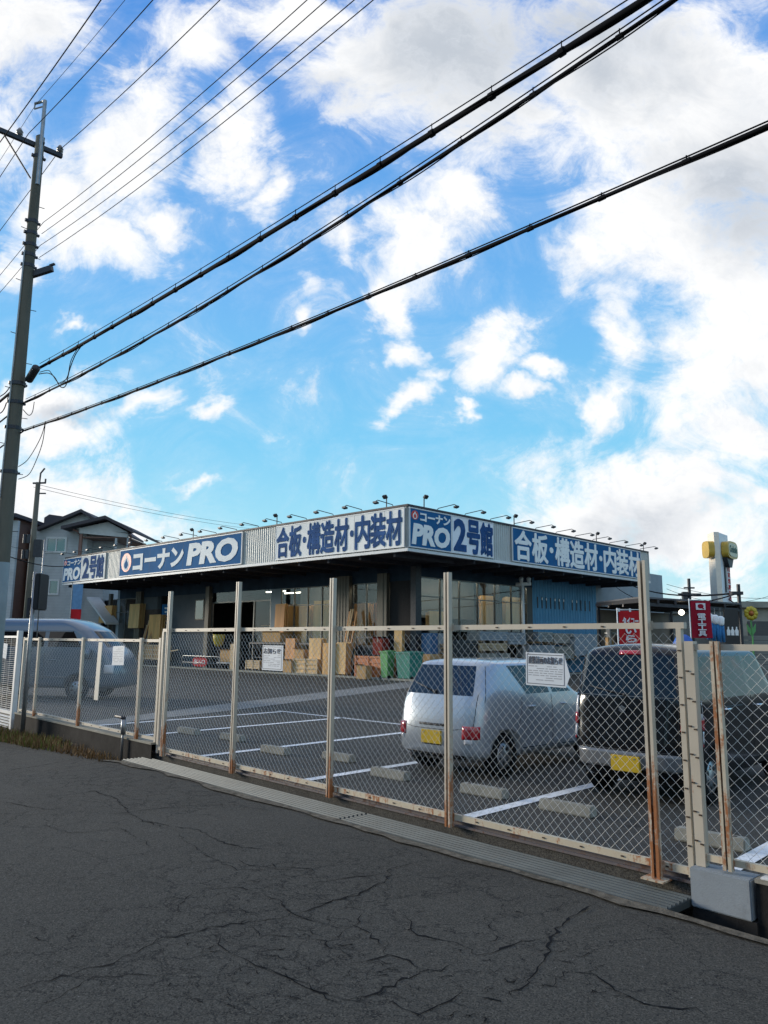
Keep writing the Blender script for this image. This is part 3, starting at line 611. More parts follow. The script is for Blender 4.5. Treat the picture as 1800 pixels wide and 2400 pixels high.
# wheel stops
def stop(u0,u1,v0,v1):
    pass
ws=thing('wheel_stop','x','wheel stop','B',(7.6,9.6,0),'wheel stops in the parking bays')
m=MB(); L=.30; prof=[(-.075,0),(.075,0),(.055,.105),(-.055,.105)]
m.prism(prof,(7.6,9.6-L,0),(1,0,0),(0,0,1),(0,1,0),0,2*L); m.build('block','conc',ws,bevel=.012)
m=MB(); 
for sg in (-1,1): m.cyl((7.6,9.6+sg*.2,.1045),(7.6,9.6+sg*.2,.108),.018)
m.build('bolt','bolt',ws)
stops=[(7.62,9.62,'concrete wheel stop at the end of the bay line nearest the second high post'),(8.0,12.65,'concrete wheel stop just right of the first high post'),(8.05,11.35,'concrete wheel stop seen behind the second high post'),(7.85,8.45,'concrete wheel stop seen behind the third high post'),
 (7.35,6.95,'concrete wheel stop under the left rear of the silver car'),(7.3,5.45,'concrete wheel stop under the right rear of the silver car'),(7.2,4.33,'concrete wheel stop at the left rear of the black car'),(6.98,2.8,'concrete wheel stop seen beside the rusty post')]
for i,(u,v,l) in enumerate(stops):
    q=ws if i==0 else dup(ws,loc('B',u,v),None,l)
    q['label']=l; q.location=loc('B',u,v)
# ---------------------------------------------------------------- the store
KU,KV=22.97,20.84; ZE,ZT=5.32,7.26; WU,WV=27.0,24.0; V1=53.0; U1=44.9
def vL(x,y=1380): return inv('B',onv(x,y,loc('B',WU,0),E2)).y
def uR(x,y=1380): return inv('B',onv(x,y,loc('B',0,WV),E1)).x
def fvL(x,y=1200): return inv('B',onv(x,y,loc('B',KU,0),E2)).y
def fuR(x,y=1200): return inv('B',onv(x,y,loc('B',0,KV),E1)).x
f2=lambda c:(150+c/3.318)/S
f3=lambda c:(600+c/3.318)/S
f4=lambda c:(1000+c/3.318)/S
st=thing('store_building','low wide warehouse store with grey ribbed fascia and deep dark canopy','store','B',(27,24,0))
# ribbed fascia: real ribs
def ribbed(m,a0,a1,fixed,along,z0,z1,pitch=.17,d=.035):
    n=int((a1-a0)/pitch)
    prof=[]
    for i in range(n):
        x=a0+i*pitch; prof+=[(x,0),(x+pitch*.38,0),(x+pitch*.5,d),(x+pitch*.88,d)]
    prof.append((a0+n*pitch,0)); prof.append((a1,0))
    for (x,k),(x2,k2) in zip(prof,prof[1:]):
        P=lambda a,o,z:(fixed-o,a,z) if along=='v' else (a,fixed-o,z)
        m.add([P(x,k,z0),P(x2,k2,z0),P(x2,k2,z1),P(x,k,z1)],[(0,1,2,3)])
m=MB(); ribbed(m,KV,V1,KU+.04,'v',ZE+.12,ZT-.08); m.build('fascia_cladding','fascia',st)
m=MB(); ribbed(m,KU,U1,KV+.04,'u',ZE+.12,ZT-.08); m.build('fascia_cladding','fascia',st)
m=MB(); m.box(KU-.05,KU+.10,KV-.05,V1+.05,ZE,ZE+.12); m.box(KU+.10,U1+.05,KV-.05,KV+.10,ZE,ZE+.12); m.build('fascia_base_trim','trim',st)
m=MB(); m.box(KU-.04,KU+.25,KV-.04,V1,ZT-.08,ZT); m.box(KU+.25,U1,KV-.04,KV+.25,ZT-.08,ZT); m.build('coping','fasciawood',st)
m=MB(); m.box(U1-.02,U1+.03,KV-.03,WV-.02,ZE+.12,ZT); m.box(KU-.03,WU,V1,V1+.05,ZE+.12,ZT); m.build('fascia_end','fascia',st)
m=MB(); m.box(KU+.10,WU+.3,KV+.10,V1-.02,ZE+.02,ZE+.10); m.box(WU+.3,U1-.03,KV+.10,WV+.3,ZE+.02,ZE+.10)
for i in range(16): v=KV+.8+i*2.05; m.box(KU+.15,WU-.02,v,v+.12,ZE-.16,ZE+.02)
for i in range(10): u=KU+4.6+i*1.9; m.box(u,u+.12,KV+.15,WV-.02,ZE-.16,ZE+.02)
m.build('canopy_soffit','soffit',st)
m=MB(); m.box(KU+.3,U1-.05,KV+.3,V1-.05,ZT-.5,ZT-.4); m.build('roof','roof',st)
# main block
m=MB(); m.box(WU+.02,46.8,52.6,53,0,6.55); m.box(46.5,46.8,WV+.02,52.6,0,6.55); m.box(44.95,46.8,WV+.0,46.0,6.55,6.62); m.build('rear_wall','greywall',st)
# header band over the shop front on both sides
m=MB(); m.box(WU-.02,WU+.12,WV+.02,V1-.4,4.55,ZE+.02); m.build('header','header',st)
m=MB(); m.box(WU-.02,uR(1152),WV-.02,WV+.12,4.75,ZE+.02); m.build('header','header',st)
# solid wall pieces on the left front
def wallL(x0,x1,mat,z0=0,z1=4.55,d0=0,d1=.14,name='wall_panel',par=st): 
    a,b=sorted((vL(x0),vL(x1))); m=MB(); m.box(WU+d0,WU+d1,a,b,z0,z1); return m.build(name,mat,par)
def wallR(x0,x1,mat,z0=0,z1=4.75,d0=0,d1=.14,name='wall_panel',par=st):
    a,b=sorted((uR(x0),uR(x1))); m=MB(); m.box(a,b,WV+d0,WV+d1,z0,z1); return m.build(name,mat,par)
wallL(898,842,'granite',0,4.55,-.01); wallL(604,583,'greywall'); wallL(452,365,'shopwall'); wallL(344,336,'shopwall')
wallL(306,300,'shopwall'); wallL(178,168,'shopwall')
# pillars under the canopy
for i,(x0,x1) in enumerate(((842,821),(760,726),(455,447),(306,295),(240,236))):
    a,b=sorted((vL(x0),vL(x1))); m=MB(); w=(b-a)
    m.box(WU-.25,WU-.03,a,b,.0,4.95)
    for k in range(1,int(w/.22)): m.box(WU-.27,WU-.25,a+k*.22,a+k*.22+.03,.0,4.95)
    m.build('pillar','column',st)
m=MB(); m.box(WU-.3,WU+.1,WV-.3,WV+.02,0,ZE); m.build('corner_post','darkmetal',st)
# glazing left
def glazeL(x0,x1,n,z0=.25,z1=4.5):
    a,b=sorted((vL(x0),vL(x1))); fm=MB(); w=.06
    fm.box(WU+.01,WU+.09,a,b,z0-.06,z0); fm.box(WU+.01,WU+.09,a,b,z1,z1+.05); fm.box(WU+.015,WU+.085,a,b,3.55,3.60)
    for i in range(n+1): y=a+(b-a)*i/n; fm.box(WU+.0,WU+.10,y-w/2,y+w/2,z0,z1)
    f=fm.build('window','frame',st); g=MB(); g.box(WU+.045,WU+.055,a,b,z0,z1); g.build('pane','glassshop',f)
glazeL(820,760,2); glazeL(725,604,4); glazeL(295,240,2)
def glazeR(x0,x1,n,z0=.25,z1=4.7):
    a,b=sorted((uR(x0),uR(x1))); fm=MB(); w=.06
    fm.box(a,b,WV+.01,WV+.09,z0-.06,z0); fm.box(a,b,WV+.01,WV+.09,z1,z1+.05); fm.box(a,b,WV+.015,WV+.085,3.8,3.85)
    for i in range(n+1): y=a+(b-a)*i/n; fm.box(y-w/2,y+w/2,WV,WV+.10,z0,z1)
    f=fm.build('window','frame',st); g=MB(); g.box(a,b,WV+.045,WV+.055,z0,z1); g.build('pane','glassshop',f)
glazeR(908,1141,6)
wallR(1141,1152,'blacksheet')
# blue corrugated shutter wall with a row of slots
a,b=uR(1152),uR(1291); m=MB(); ribbed(m,a,b,WV+.01,'u',0,ZE+.05,.3,.03); bw=m.build('blue_wall','bluewall',st)
m=MB()
for i in range(13):
    if i in (7,): continue
    x=1160+i*9.3; u=uR(x,1280); m.box(u-.05,u+.05,WV-.04,WV-.028,3.62,4.25)
m.build('vent_row','shopwall',bw)
m=MB()
for i in (1,2,4,5,6,8,9): u=uR(1160+i*9.3,1280); m.box(u-.045,u+.045,WV-.048,WV-.041,4.08,4.22)
m.build('white_vents','lettwhite',bw)  # white pieces over the upper part of some slots
wallR(1291,1437,'greywall',0,6.55,0,.14,'end_wall')
# entrance: sliding doors standing half open, lit interior
a,b=sorted((vL(583),vL(455))); m=MB(); 
for y in (a+.03,a+(b-a)*.27,a+(b-a)*.5,b-.03): m.box(WU,WU+.1,y-.04,y+.04,0,3.9)
m.box(WU,WU+.1,a,b,3.9,3.98); d=m.build('sliding_door','frame',st)
m=MB(); m.box(WU+.05,WU+.06,a,a+(b-a)*.27,.05,3.9); m.build('pane','glassshop',d); m=MB(); m.box(WU+.02,WU+.03,a,b,3.98,4.55); m.build('fanlight','glassshop',d)
wallL(344,310,wood('brown_door',(.06,.035,.025)),0,3.7,.0,.08,'door'); wallL(344,306,'shopwall',3.7,4.55,0,.1)
a,b=vL(437),vL(421); a,b=min(a,b),max(a,b); m=MB(); m.box(WU-.04,WU-.005,a-.08,b+.08,2.9,4.2); w=m.build('window','column',st); m=MB(); m.box(WU-.05,WU-.042,a,b,2.98,4.12); m.build('pane','glasshouse',w)
m=MB(); 
for (z0,z1,mt) in ((3.2,4.0,0),(2.2,3.1,0),(1.5,2.0,0)): m.box(WU-.03,WU-.0,vL(362),vL(347),z0,z1)
nb=m.build('notice_panel','signblue',st); m=MB(); rnd=random.Random(4)
for z in (3.7,3.45,2.85,2.6,2.35,1.75): a_=vL(361); b_=a_+(vL(348)-a_)*rnd.uniform(.5,.95); m.box(WU-.038,WU-.031,a_,b_,z,z+.09)
m.build('print','lettwhite',nb)
# interior shell
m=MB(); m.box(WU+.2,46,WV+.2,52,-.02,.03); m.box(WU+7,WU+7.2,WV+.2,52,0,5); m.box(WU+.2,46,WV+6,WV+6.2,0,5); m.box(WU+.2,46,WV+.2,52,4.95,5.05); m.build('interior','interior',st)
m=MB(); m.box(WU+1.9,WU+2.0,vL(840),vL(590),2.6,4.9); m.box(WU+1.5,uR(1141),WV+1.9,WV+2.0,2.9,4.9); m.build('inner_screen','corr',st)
m=MB(); 
for k in range(4): m.box(WU+1.2+k*1.4,WU+1.3+k*1.4,vL(575),vL(535),4.5,4.55)

m.build('ceiling_lamp_or_fill','tube',st)
for (a_,b_) in ((715,612),(818,764)): m=MB(); m.box(WU+.35,WU+.45,vL(a_),vL(b_),4.85,4.90); m.build('ceiling_lamp_or_fill','tubefill',st)  # glowing strips added out of sight behind the header to brighten the stock
m=MB(); m.box(uR(915),uR(1135),WV+.35,WV+.45,4.88,4.93); m.build('ceiling_lamp_or_fill','tubefill',st)  # another added hidden strip, brightening the right hand windows
# storage racks dimly seen inside
m=MB(); rnd=random.Random(9)
for v0,v1 in ((vL(570),vL(460)),(vL(290),vL(245)),(vL(715),vL(612))):
    for z in (.6,1.6,2.6): m.box(WU+3.6,WU+4.4,v0,v1,z,z+.06)
    v=v0
    while v<v1:
        w_=rnd.uniform(.3,.8)
        for z in (.66,1.66): m.box(WU+3.7,WU+4.3,v,v+w_*.9,z,z+rnd.uniform(.3,.8))
        v+=w_
m.build('storage_rack','ply3',st)
# sloping white awning at the far left end; black sheet stands in for the open bay's shade
m=MB(); m.prism([(0,0),(3.2,-1.9),(3.2,-1.75),(0,.15)],(WU-1.2,vL(215),4.6),(0,-1,0),(0,0,1),(1,0,0),0,1.0); m.build('awning','trim',st)
m=MB(); m.box(WU+.3,WU+.4,vL(240),vL(178),0,4.55); m.build('bay_shade_sheet','blacksheet',st)

# ---------------------------------------------------------------- signboards on the fascia
EMB=dict()
def emblem(m0,m1,m2,o,ux,uy,n,w,h):
    m0.prism(ell(w/2,h/2,w/2,h/2),o,ux,uy,n,.002,.010); 
    m1.prism(drop(w/2,h*.40,w*.30,h*.50),o,ux,uy,n,.010,.016); m2.prism(drop(w/2,h*.38,w*.19,h*.34),o,ux,uy,n,.016,.021)
def sign(label,group,side,x0,x1,spec,yref=1200,zb=ZE+.16,zt=ZT-.12):
    if side=='L':
        a0,a1=fvL(x0),fvL(x1); base=(KU-.05,(a0+a1)/2,zb); ux=Vector((0,-1,0)); n=Vector((-1,0,0)); O=lambda f:Vector((KU-.08,a0+(a1-a0)*f,zb)); Wd=abs(a1-a0)
    else:
        a0,a1=fuR(x0),fuR(x1); base=((a0+a1)/2,KV-.05,zb); ux=Vector((1,0,0)); n=Vector((0,-1,0)); O=lambda f:Vector((a0+(a1-a0)*f,KV-.08,zb)); Wd=a1-a0
    uy=Vector((0,0,1)); h=zt-zb; T=thing('signboard',label,'signboard','B',base,group)
    for (f0,f1,pmat,lmat,items) in spec:
        o=O(f0); w=Wd*(f1-f0); m=MB(); m.prism([(0.004,0),(w-.004,0),(w-.004,h),(0.004,h)],o,ux,uy,n,-.05,0); P=m.build('panel',pmat,T)
        m=MB(); e=.05; 
        for r_ in ((0,0,w,e),(0,h-e,w,h),(0,e,e,h-e),(w-e,e,w,h-e)): m.prism([(r_[0],r_[1]),(r_[2],r_[1]),(r_[2],r_[3]),(r_[0],r_[3])],o,ux,uy,n,-.045,.012)
        m.build('edge_frame','trim',P)
        m=MB(); k=1
        while k*1.83<w-.4: m.prism([(k*1.83-.006,e),(k*1.83+.006,e),(k*1.83+.006,h-e),(k*1.83-.006,h-e)],o,ux,uy,n,-.01,.0025); k+=1
        
        if m.v: m.build('seam_set','shopwall',P)
        m=MB()
        for it in items:
            if it[0]=='E':
                _,a,b,c,d=it[:5]; A,Bm,C=MB(),MB(),MB(); emblem(A,Bm,C,o+ux*(a*w)+uy*(b*h),ux,uy,n,(c-a)*w,(d-b)*h)
                e0=A.build('emblem','red',P); Bm.build('drop','lettwhite',e0); C.build('drop_core',it[5] if len(it)>5 else 'red',e0)
            else:
                body,a,b,c,d,bold,shear=it; text_mesh(m,body,o+ux*(a*w)+uy*(b*h),ux,uy,n,(c-a)*w,(d-b)*h,.02,bold,shear)
        if m.v: m.build('lettering',lmat,P)
    return T
GS=None
kanji=lambda y0,y1,bold,cs:[(ch,a,y0,b,y1,bo,0) for ch,a,b,y0,y1,bo in cs]
def row(chars,x0,x1,y0,y1,bold):
    n=len(chars); wts=[.42 if c=='・' else 1 for c in chars]; tot=sum(wts); x=x0; out=[]
    for c,w_ in zip(chars,wts):
        dw=(x1-x0)*w_/tot
        if c=='・': out.append((c,x+dw*.22,(y0+y1)/2-.09,x+dw*.78,(y0+y1)/2+.09,bold,0))
        else: out.append((c,x+dw*.04,y0,x+dw*.96,y1,bold,0))
        x+=dw
    return out
sign('white signboard with large dark blue characters next to the building corner','fascia signboards','L',597,876,[(0,1,'signwhite','navy',row('合板・構造材・内装材',.012,.988,.08,.92,.029))])
sign('wide blue signboard with white letters after a red drop emblem','fascia signboards','L',262,525,[(0,1,'signblue','lettwhite',[('E',.02,.16,.115,.86,'signblue'),('コーナン',.135,.13,.575,.84,.05,.0),('PRO',.60,.13,.975,.88,.05,.12)])])
sign('small blue and white signboard at the far left end of the fascia','fascia signboards','L',141,231,[(0,.46,'signblue','lettwhite',[('E',.04,.70,.2,.93),('コーナン',.24,.68,.96,.90,.04,0),('PRO',.05,.08,.95,.60,.05,.12)]),(.46,1,'signwhite','navy',row('2号館',.05,.95,.09,.92,.036))])
sign('blue and white signboard beside the corner on the right hand face','fascia signboards','R',881,1064,[(0,.47,'signblue','lettwhite',[('E',.04,.70,.2,.93),('コーナン',.24,.68,.96,.92,.04,0),('PRO',.05,.08,.95,.62,.05,.12)]),(.47,1,'signwhite2','navy',row('2号館',.03,.97,.07,.93,.036))])
sign('long blue signboard with white characters on the right hand face','fascia signboards','R',1104,1381,[(0,1,'signblue','lettwhite',row('合板・構造材・内装材',.012,.988,.08,.92,.029))])
# lamps over the signs
def signlamp(): 
    T=thing('sign_lamp','thin arm lamp reaching out over the roof edge above the signboards','sign lamp','B',(KU,KV+1,ZT),'arm lamps along the roof edge')
    m=MB(); m.tube([(KU+.1,KV+1,ZT),(KU+.05,KV+1,ZT+.08),(KU-.85,KV+1,ZT+.15),(KU-.95,KV+1,ZT+.09)],.018,6); m.build('arm','darkmetal',T)
    m=MB(); m.obox((KU-.95,KV+1,ZT+.03),(.07,0,-.02),(0,.11,0),(.005,0,.035)); m.build('lamp_head','darkmetal',T); return T
sl=signlamp(); rz=sl.rotation_euler[2]
for i in range(17):
    v=KV+.9+i*1.85
    o_=sl if i==0 else dup(sl); o_.location=loc('B',KU,v,ZT)
for i in range(11):
    u=KU+2.0+i*1.9; o_=dup(sl); o_.location=loc('B',u,KV,ZT); o_.rotation_euler=(0,0,rz+R(90))
def flood():
    T=thing('floodlight','small square floodlight on a short post above the roof edge','floodlight','B',(KU,KV+1,ZT),'floodlights on the roof edge')
    m=MB(); m.tube([(KU+.05,KV+1,ZT-.05),(KU+.05,KV+1,ZT+.38)],.025,6); m.build('post','darkmetal',T)
    m=MB(); m.obox((KU-.05,KV+1,ZT+.44),(.04,0,.04),(0,.11,0),(-.06,0,.06)); m.build('lamp_head','darkmetal',T,bevel=.02); return T
fl=flood()
for i,(sd_,x) in enumerate((('L',833),('R',918),('L',597),('R',1112),('R',1288),('R',1388),('L',418))):
    o_=fl if i==0 else dup(fl); 
    if sd_=='L': o_.location=loc('B',KU,fvL(x,1110),ZT)
    else: o_.location=loc('B',fuR(x,1110),KV,ZT); o_.rotation_euler=(0,0,rz+R(90))
# ---------------------------------------------------------------- vehicles
# local car axes: x forwards from the rear bumper, y to the left, z up
def carbody(levels,crown,creases=(),vc=99):
    """levels: list of (z, xr, xf, w, side stations, rear bulge) from sill to roof edge -> closed subdivided body mesh"""
    bm=bmesh.new(); rings=[]; m=len(levels[0][4])
    for (z,xr,xf,w,X,bul) in levels:
        ps=[(xr,-.80*w),(xr-bul,0),(xr,.80*w)]+[(x,w) for x in X]+[(xf,.78*w),(xf+bul*1.2,0),(xf,-.78*w)]+[(x,-w) for x in reversed(X)]
        rings.append([bm.verts.new((x,y,z)) for x,y in ps])
    n=len(rings[0]); tag={}
    cl=bm.edges.layers.float.new('crease_edge')
    for k in range(len(rings)-1):
        for i in range(n):
            f=bm.faces.new((rings[k][i],rings[k][(i+1)%n],rings[k+1][(i+1)%n],rings[k+1][i])); tag[f]=(k,i)
    for which,rg,dz in ((0,rings[0],0),(1,rings[-1],crown)):
        Lv=rg[3:3+m]; Rv=rg[3+m+3:][::-1]; z=rg[0].co.z+dz
        C=[bm.verts.new(((Lv[i].co.x+Rv[i].co.x)/2,0,z)) for i in range(m)]
        fs=[]
        for i in range(m-1): fs+= [(Lv[i],Lv[i+1],C[i+1],C[i]),(C[i],C[i+1],Rv[i+1],Rv[i])]
        fs+=[(rg[2],Lv[0],C[0],rg[1]),(rg[1],C[0],Rv[0],rg[0]),(Lv[-1],rg[3+m],rg[3+m+1],C[-1]),(C[-1],rg[3+m+1],rg[3+m+2],Rv[-1])]
        for q in fs: f=bm.faces.new(q); tag[f]=('cap',which)
    for (k,val) in creases:
        for i in range(n):
            e=bm.edges.get((rings[k][i],rings[k][(i+1)%n])); e[cl]=val
    for k in range(len(rings)-1):
        for i in list(range(4,3+m-1))+list(range(n-m+1,n-1)):
            ed=bm.edges.get((rings[k][i],rings[k+1][i]))
            if ed: ed[cl]=1.0 if k>=vc else .0
        for i in (0,2):
            ed=bm.edges.get((rings[k][i],rings[k+1][i])); ed[cl]=.45 if k>=vc else .25
    return bm,tag,rings,n,m
def make_car(T,levels,crown,glasslev,sidewin,paint,glassmat,wheels,wr,creases=(),archr=None,sub=2,rearwin=True,frontwin=True,extra=None):
    bm,tag,rings,n,m=carbody(levels,crown,creases,glasslev-1)
    for f,(k,i) in tag.items():
        f.material_index=0; f.smooth=True
        if k=='cap': 
            if i==0: f.material_index=5
            continue
        if k==glasslev:
            if i in (0,1) and rearwin: f.material_index=1
            elif i in (3+m,3+m+1) and frontwin: f.material_index=2
            elif 3<=i<3+m-1 and (i-3) in sidewin: f.material_index=3
            elif n-m<=i<n-1 and (m-2-(i-(n-m))) in sidewin: f.material_index=4
    me=bpy.data.meshes.new('car_cage'); bm.normal_update(); bmesh.ops.recalc_face_normals(bm,faces=bm.faces); bm.to_mesh(me); bm.free()
    for mt in (paint,glassmat,glassmat,glassmat,glassmat,'underbody'): me.materials.append(MAT[mt])
    ob=bpy.data.objects.new('car_cage',me); COL.objects.link(ob)
    md=ob.modifiers.new('s','SUBSURF'); md.levels=sub; md.render_levels=sub
    wmax=max(l[3] for l in levels); c=MB(); ar=archr or wr*1.17
    for x in wheels:
        for sg in (-1,1): c.cyl((x,sg*(wmax-.26),wr),(x,sg*(wmax+.2),wr),ar,None,28)
    cm=bpy.data.meshes.new('cut'); cm.from_pydata([tuple(v) for v in c.v],[],c.f); b2=bmesh.new(); b2.from_mesh(cm); bmesh.ops.recalc_face_normals(b2,faces=b2.faces); b2.to_mesh(cm); b2.free()
    cm.materials.append(MAT['underbody']); cut=bpy.data.objects.new('cut',cm); COL.objects.link(cut)
    bo=ob.modifiers.new('b','BOOLEAN'); bo.operation='DIFFERENCE'; bo.object=cut; bo.solver='EXACT'
    dg=bpy.context.evaluated_depsgraph_get(); res=bpy.data.meshes.new_from_object(ob.evaluated_get(dg))
    bpy.data.objects.remove(cut); bpy.data.objects.remove(ob)
    slots=[mm.name if mm else '' for mm in res.materials]
    full=bmesh.new(); full.from_mesh(res); bvh=BVHTree.FromBMesh(full)
    parts={}
    def sub_mesh(name,idxs,par,rim=False):
        b=full.copy(); dl=[f for f in b.faces if f.material_index not in idxs]; bmesh.ops.delete(b,geom=dl,context='FACES')
        if not b.faces: b.free(); return None
        if rim:
            for f in b.faces: f.material_index=0
            r=bmesh.ops.inset_region(b,faces=list(b.faces),thickness=.028,depth=0,use_even_offset=True)
            for f in r['faces']: f.material_index=1
        mm=bpy.data.meshes.new(name); b.to_mesh(mm); b.free()
        mm.materials.clear()
        if rim: mm.materials.append(MAT[glassmat]); mm.materials.append(MAT['trimblack'])
        else:
            for s_ in res.materials: mm.materials.append(s_)
        for p in mm.polygons: p.use_smooth=True
        o=bpy.data.objects.new(name,mm); COL.objects.link(o); o.parent=par; return o
    allidx=set(range(len(res.materials)))|{6}
    body=sub_mesh('body',allidx-{1,2,3,4},T)
    sub_mesh('rear_window',{1},T,True); sub_mesh('windscreen',{2},T,True); sub_mesh('side_window',{3},T,True); sub_mesh('side_window',{4},T,True)
    full.free()
    # wheels
    for x in wheels:
        for sg in (-1,1):
            w=MB(); yo=sg*(wmax-.045); yi=sg*(wmax-.22); nn=24
            prof=[(wr*.62,yi),(wr*.93,yi),(wr,yi+sg*.03),(wr,yo-sg*.03),(wr*.93,yo),(wr*.64,yo)]
            o=len(w.v)
            for (r_,y) in prof:
                for k in range(nn): th=2*math.pi*k/nn; w.v.append(Vector((x+r_*math.cos(th),y,wr+r_*math.sin(th))))
            for i in range(len(prof)-1):
                for k in range(nn): w.f.append([o+i*nn+k,o+i*nn+(k+1)%nn,o+(i+1)*nn+(k+1)%nn,o+(i+1)*nn+k]); w.m.append(0)
            ty=lb(w,'wheel','rubber',T,True); h=MB(); h.cyl((x,yo-sg*.06,wr),(x,yo-sg*.02,wr),wr*.66,wr*.60,24)
            for k in range(7): th=2*math.pi*k/7; h.cyl((x+wr*.36*math.cos(th),yo-sg*.021,wr+wr*.36*math.sin(th)),(x+wr*.36*math.cos(th),yo-sg*.017,wr+wr*.36*math.sin(th)),wr*.1,None,8,1)
            lb(h,'wheel_cover',['rim','black'],ty,True)
    return bvh,body
def lb(mb,name,mat,par,smooth=False,bevel=0):
    """build with coordinates already local to the car"""
    if name in SPLIT:
        for q in mb.islands(): o=lb(q,SPLIT[name],mat,par,smooth,bevel)
        return o
    me=bpy.data.meshes.new(name); me.from_pydata([tuple(v) for v in mb.v],[],mb.f)
    for mm in (mat if isinstance(mat,list) else [mat]): me.materials.append(MAT[mm])
    if isinstance(mat,list): me.polygons.foreach_set('material_index',mb.m)
    bm=bmesh.new(); bm.from_mesh(me); bmesh.ops.recalc_face_normals(bm,faces=bm.faces)
    if bevel: bmesh.ops.bevel(bm,geom=[e for e in bm.edges if len(e.link_faces)==2 and e.calc_face_angle(0)>.6],offset=bevel,segments=2,affect='EDGES',clamp_overlap=True)
    bm.to_mesh(me); bm.free()
    if smooth: me.polygons.foreach_set('use_smooth',[True]*len(me.polygons))
    o=bpy.data.objects.new(name,me); COL.objects.link(o); o.parent=par; return o
def cast(bvh,axis,a,b):
    """rear: (y,z) cast along +x ; right: (x,z) cast along +y ; left along -y"""
    if axis=='rear': h=bvh.ray_cast(Vector((-2,a,b)),Vector((1,0,0)))
    elif axis=='right': h=bvh.ray_cast(Vector((a,-3,b)),Vector((0,1,0)))
    elif axis=='left': h=bvh.ray_cast(Vector((a,3,b)),Vector((0,-1,0)))
    else: h=bvh.ray_cast(Vector((a,0,4)) ,Vector((0,0,-1)))
    return h[0],h[1]
def patch(T,bvh,axis,a0,a1,b0,b1,mat,name,off=.012,n=6,par=None,bevel=.006):
    """a panel of real thickness that follows the body: lamps, garnish"""
    m=MB(); g=[]
    out={'rear':Vector((-1,0,0)),'right':Vector((0,-1,0)),'left':Vector((0,1,0))}[axis]
    for j in range(n+1):
        for i in range(n+1):
            a=a0+(a1-a0)*i/n; b=b0+(b1-b0)*j/n; p,q=cast(bvh,axis,a,b)
            if p is None: p=g[-1] if g else Vector((0,0,0))
            g.append(p)
    k=(n+1)**2; edge=lambda i,j: i in(0,n) or j in (0,n)
    m.v=[p+out*(off*(.35 if edge(i%(n+1),i//(n+1)) else 1)) for i,p in enumerate(g)]+[p-out*.03 for p in g]
    for j in range(n):
        for i in range(n): a=j*(n+1)+i; m.f.append([a,a+1,a+n+2,a+n+1]); m.m.append(0)
    rim=[i for i in range(n)]+[n+(n+1)*j for j in range(n)]+[(n+1)*n+n-i for i in range(n)]+[(n+1)*(n-j) for j in range(n)]
    for x,y in zip(rim,rim[1:]+rim[:1]): m.f.append([x,y,y+k,x+k]); m.m.append(0)
    return lb(m,name,mat,par or T,True)
def seam(m,bvh,axis,pts,r=.0045):
    out={'rear':Vector((-1,0,0)),'right':Vector((0,-1,0)),'left':Vector((0,1,0))}[axis]; P=[]
    for (a,b),(c,d) in zip(pts,pts[1:]):
        for k in range(6):
            p,q=cast(bvh,axis,a+(c-a)*k/6,b+(d-b)*k/6)
            if p is not None: P.append(p+out*.0005)
    if len(P)>2: m.tube(P,r,5)
def seats(T,xs,w,zs,zt):
    for x in xs:
        for sg in (-1,1):
            m=MB(); m.obox((x,sg*w,(zs+zt)/2),(.07,0,-.03),(0,.22,0),(.03,0,(zt-zs)/2)); m.obox((x-.03,sg*w,zt+.10),(.05,0,0),(0,.13,0),(0,0,.085)); lb(m,'seat','seat',T,True,.03)
def plate_on(T,bvh,y,z,w=.33,h=.165):
    p,_=cast(bvh,'rear',y,z); x=p.x; m=MB(); m.box(x-.022,x+.03,y-w/2,y+w/2,z-h/2,z+h/2); P=lb(m,'number_plate','plate',T,False,.006); 
    m=MB(); 
    for sg in(-1,1): m.cyl((x-.026,y+sg*.11,z+.055),(x-.02,y+sg*.11,z+.055),.009)
    lb(m,'plate_bolt','galv',P)
def wiper(T,bvh,p0,p1,side='rear'):
    a,_=cast(bvh,side,*p0); b,_=cast(bvh,side,*p1); m=MB(); o=Vector((-.03,0,0)); m.tube([a+o,(a+b)/2+o*1.4,b+o],[.012,.008,.005],6); m.cyl(a+Vector((.03,0,0)),a+Vector((-.04,0,0)),.022); lb(m,'rear_wiper','black',T,True)

# --- small silver hatchback
c1=thing('parked_car','silver white small hatchback parked with its rear towards the tall fence','car','B',(7.8,6.63,0))
LV1=[(.19,.16,3.24,.62,[.3,.9,1.2,1.7,1.76,2.6,3.0],.0),
     (.30,.02,3.36,.715,[.2,.9,1.2,1.7,1.76,2.6,3.15],.03),
     (.55,-.01,3.37,.735,[.2,.9,1.2,1.7,1.76,2.6,3.12],.04),
     (.80,.05,3.25,.735,[.24,.85,1.15,1.7,1.76,2.5,3.0],.04),
     (1.02,.13,2.50,.715,[.33,.80,1.10,1.66,1.73,2.22,2.34],.04),
     (1.40,.33,1.86,.60,[.52,.66,.78,1.56,1.64,1.70,1.76],.03),
     (1.455,.37,1.76,.555,[.56,.72,.95,1.5,1.58,1.62,1.66],.03)]
bv1,body1=make_car(c1,LV1,.045,4,(2,4),'whitecar','glasscar',(.62,2.82),.275,creases=((4,.85),(5,.8),(1,.45),(3,.3)))
m=MB(); seam(m,bv1,'right',[(.98,1.0),(.94,.75),(.86,.62)]); seam(m,bv1,'right',[(1.69,1.0),(1.70,.6),(1.70,.33),(2.5,.31)]); seam(m,bv1,'right',[(.98,.34),(1.7,.33)]); seam(m,bv1,'right',[(2.45,.95),(2.5,.6),(2.5,.31)]); seam(m,bv1,'right',[(.44,1.44),(.30,1.1),(.22,.9)])
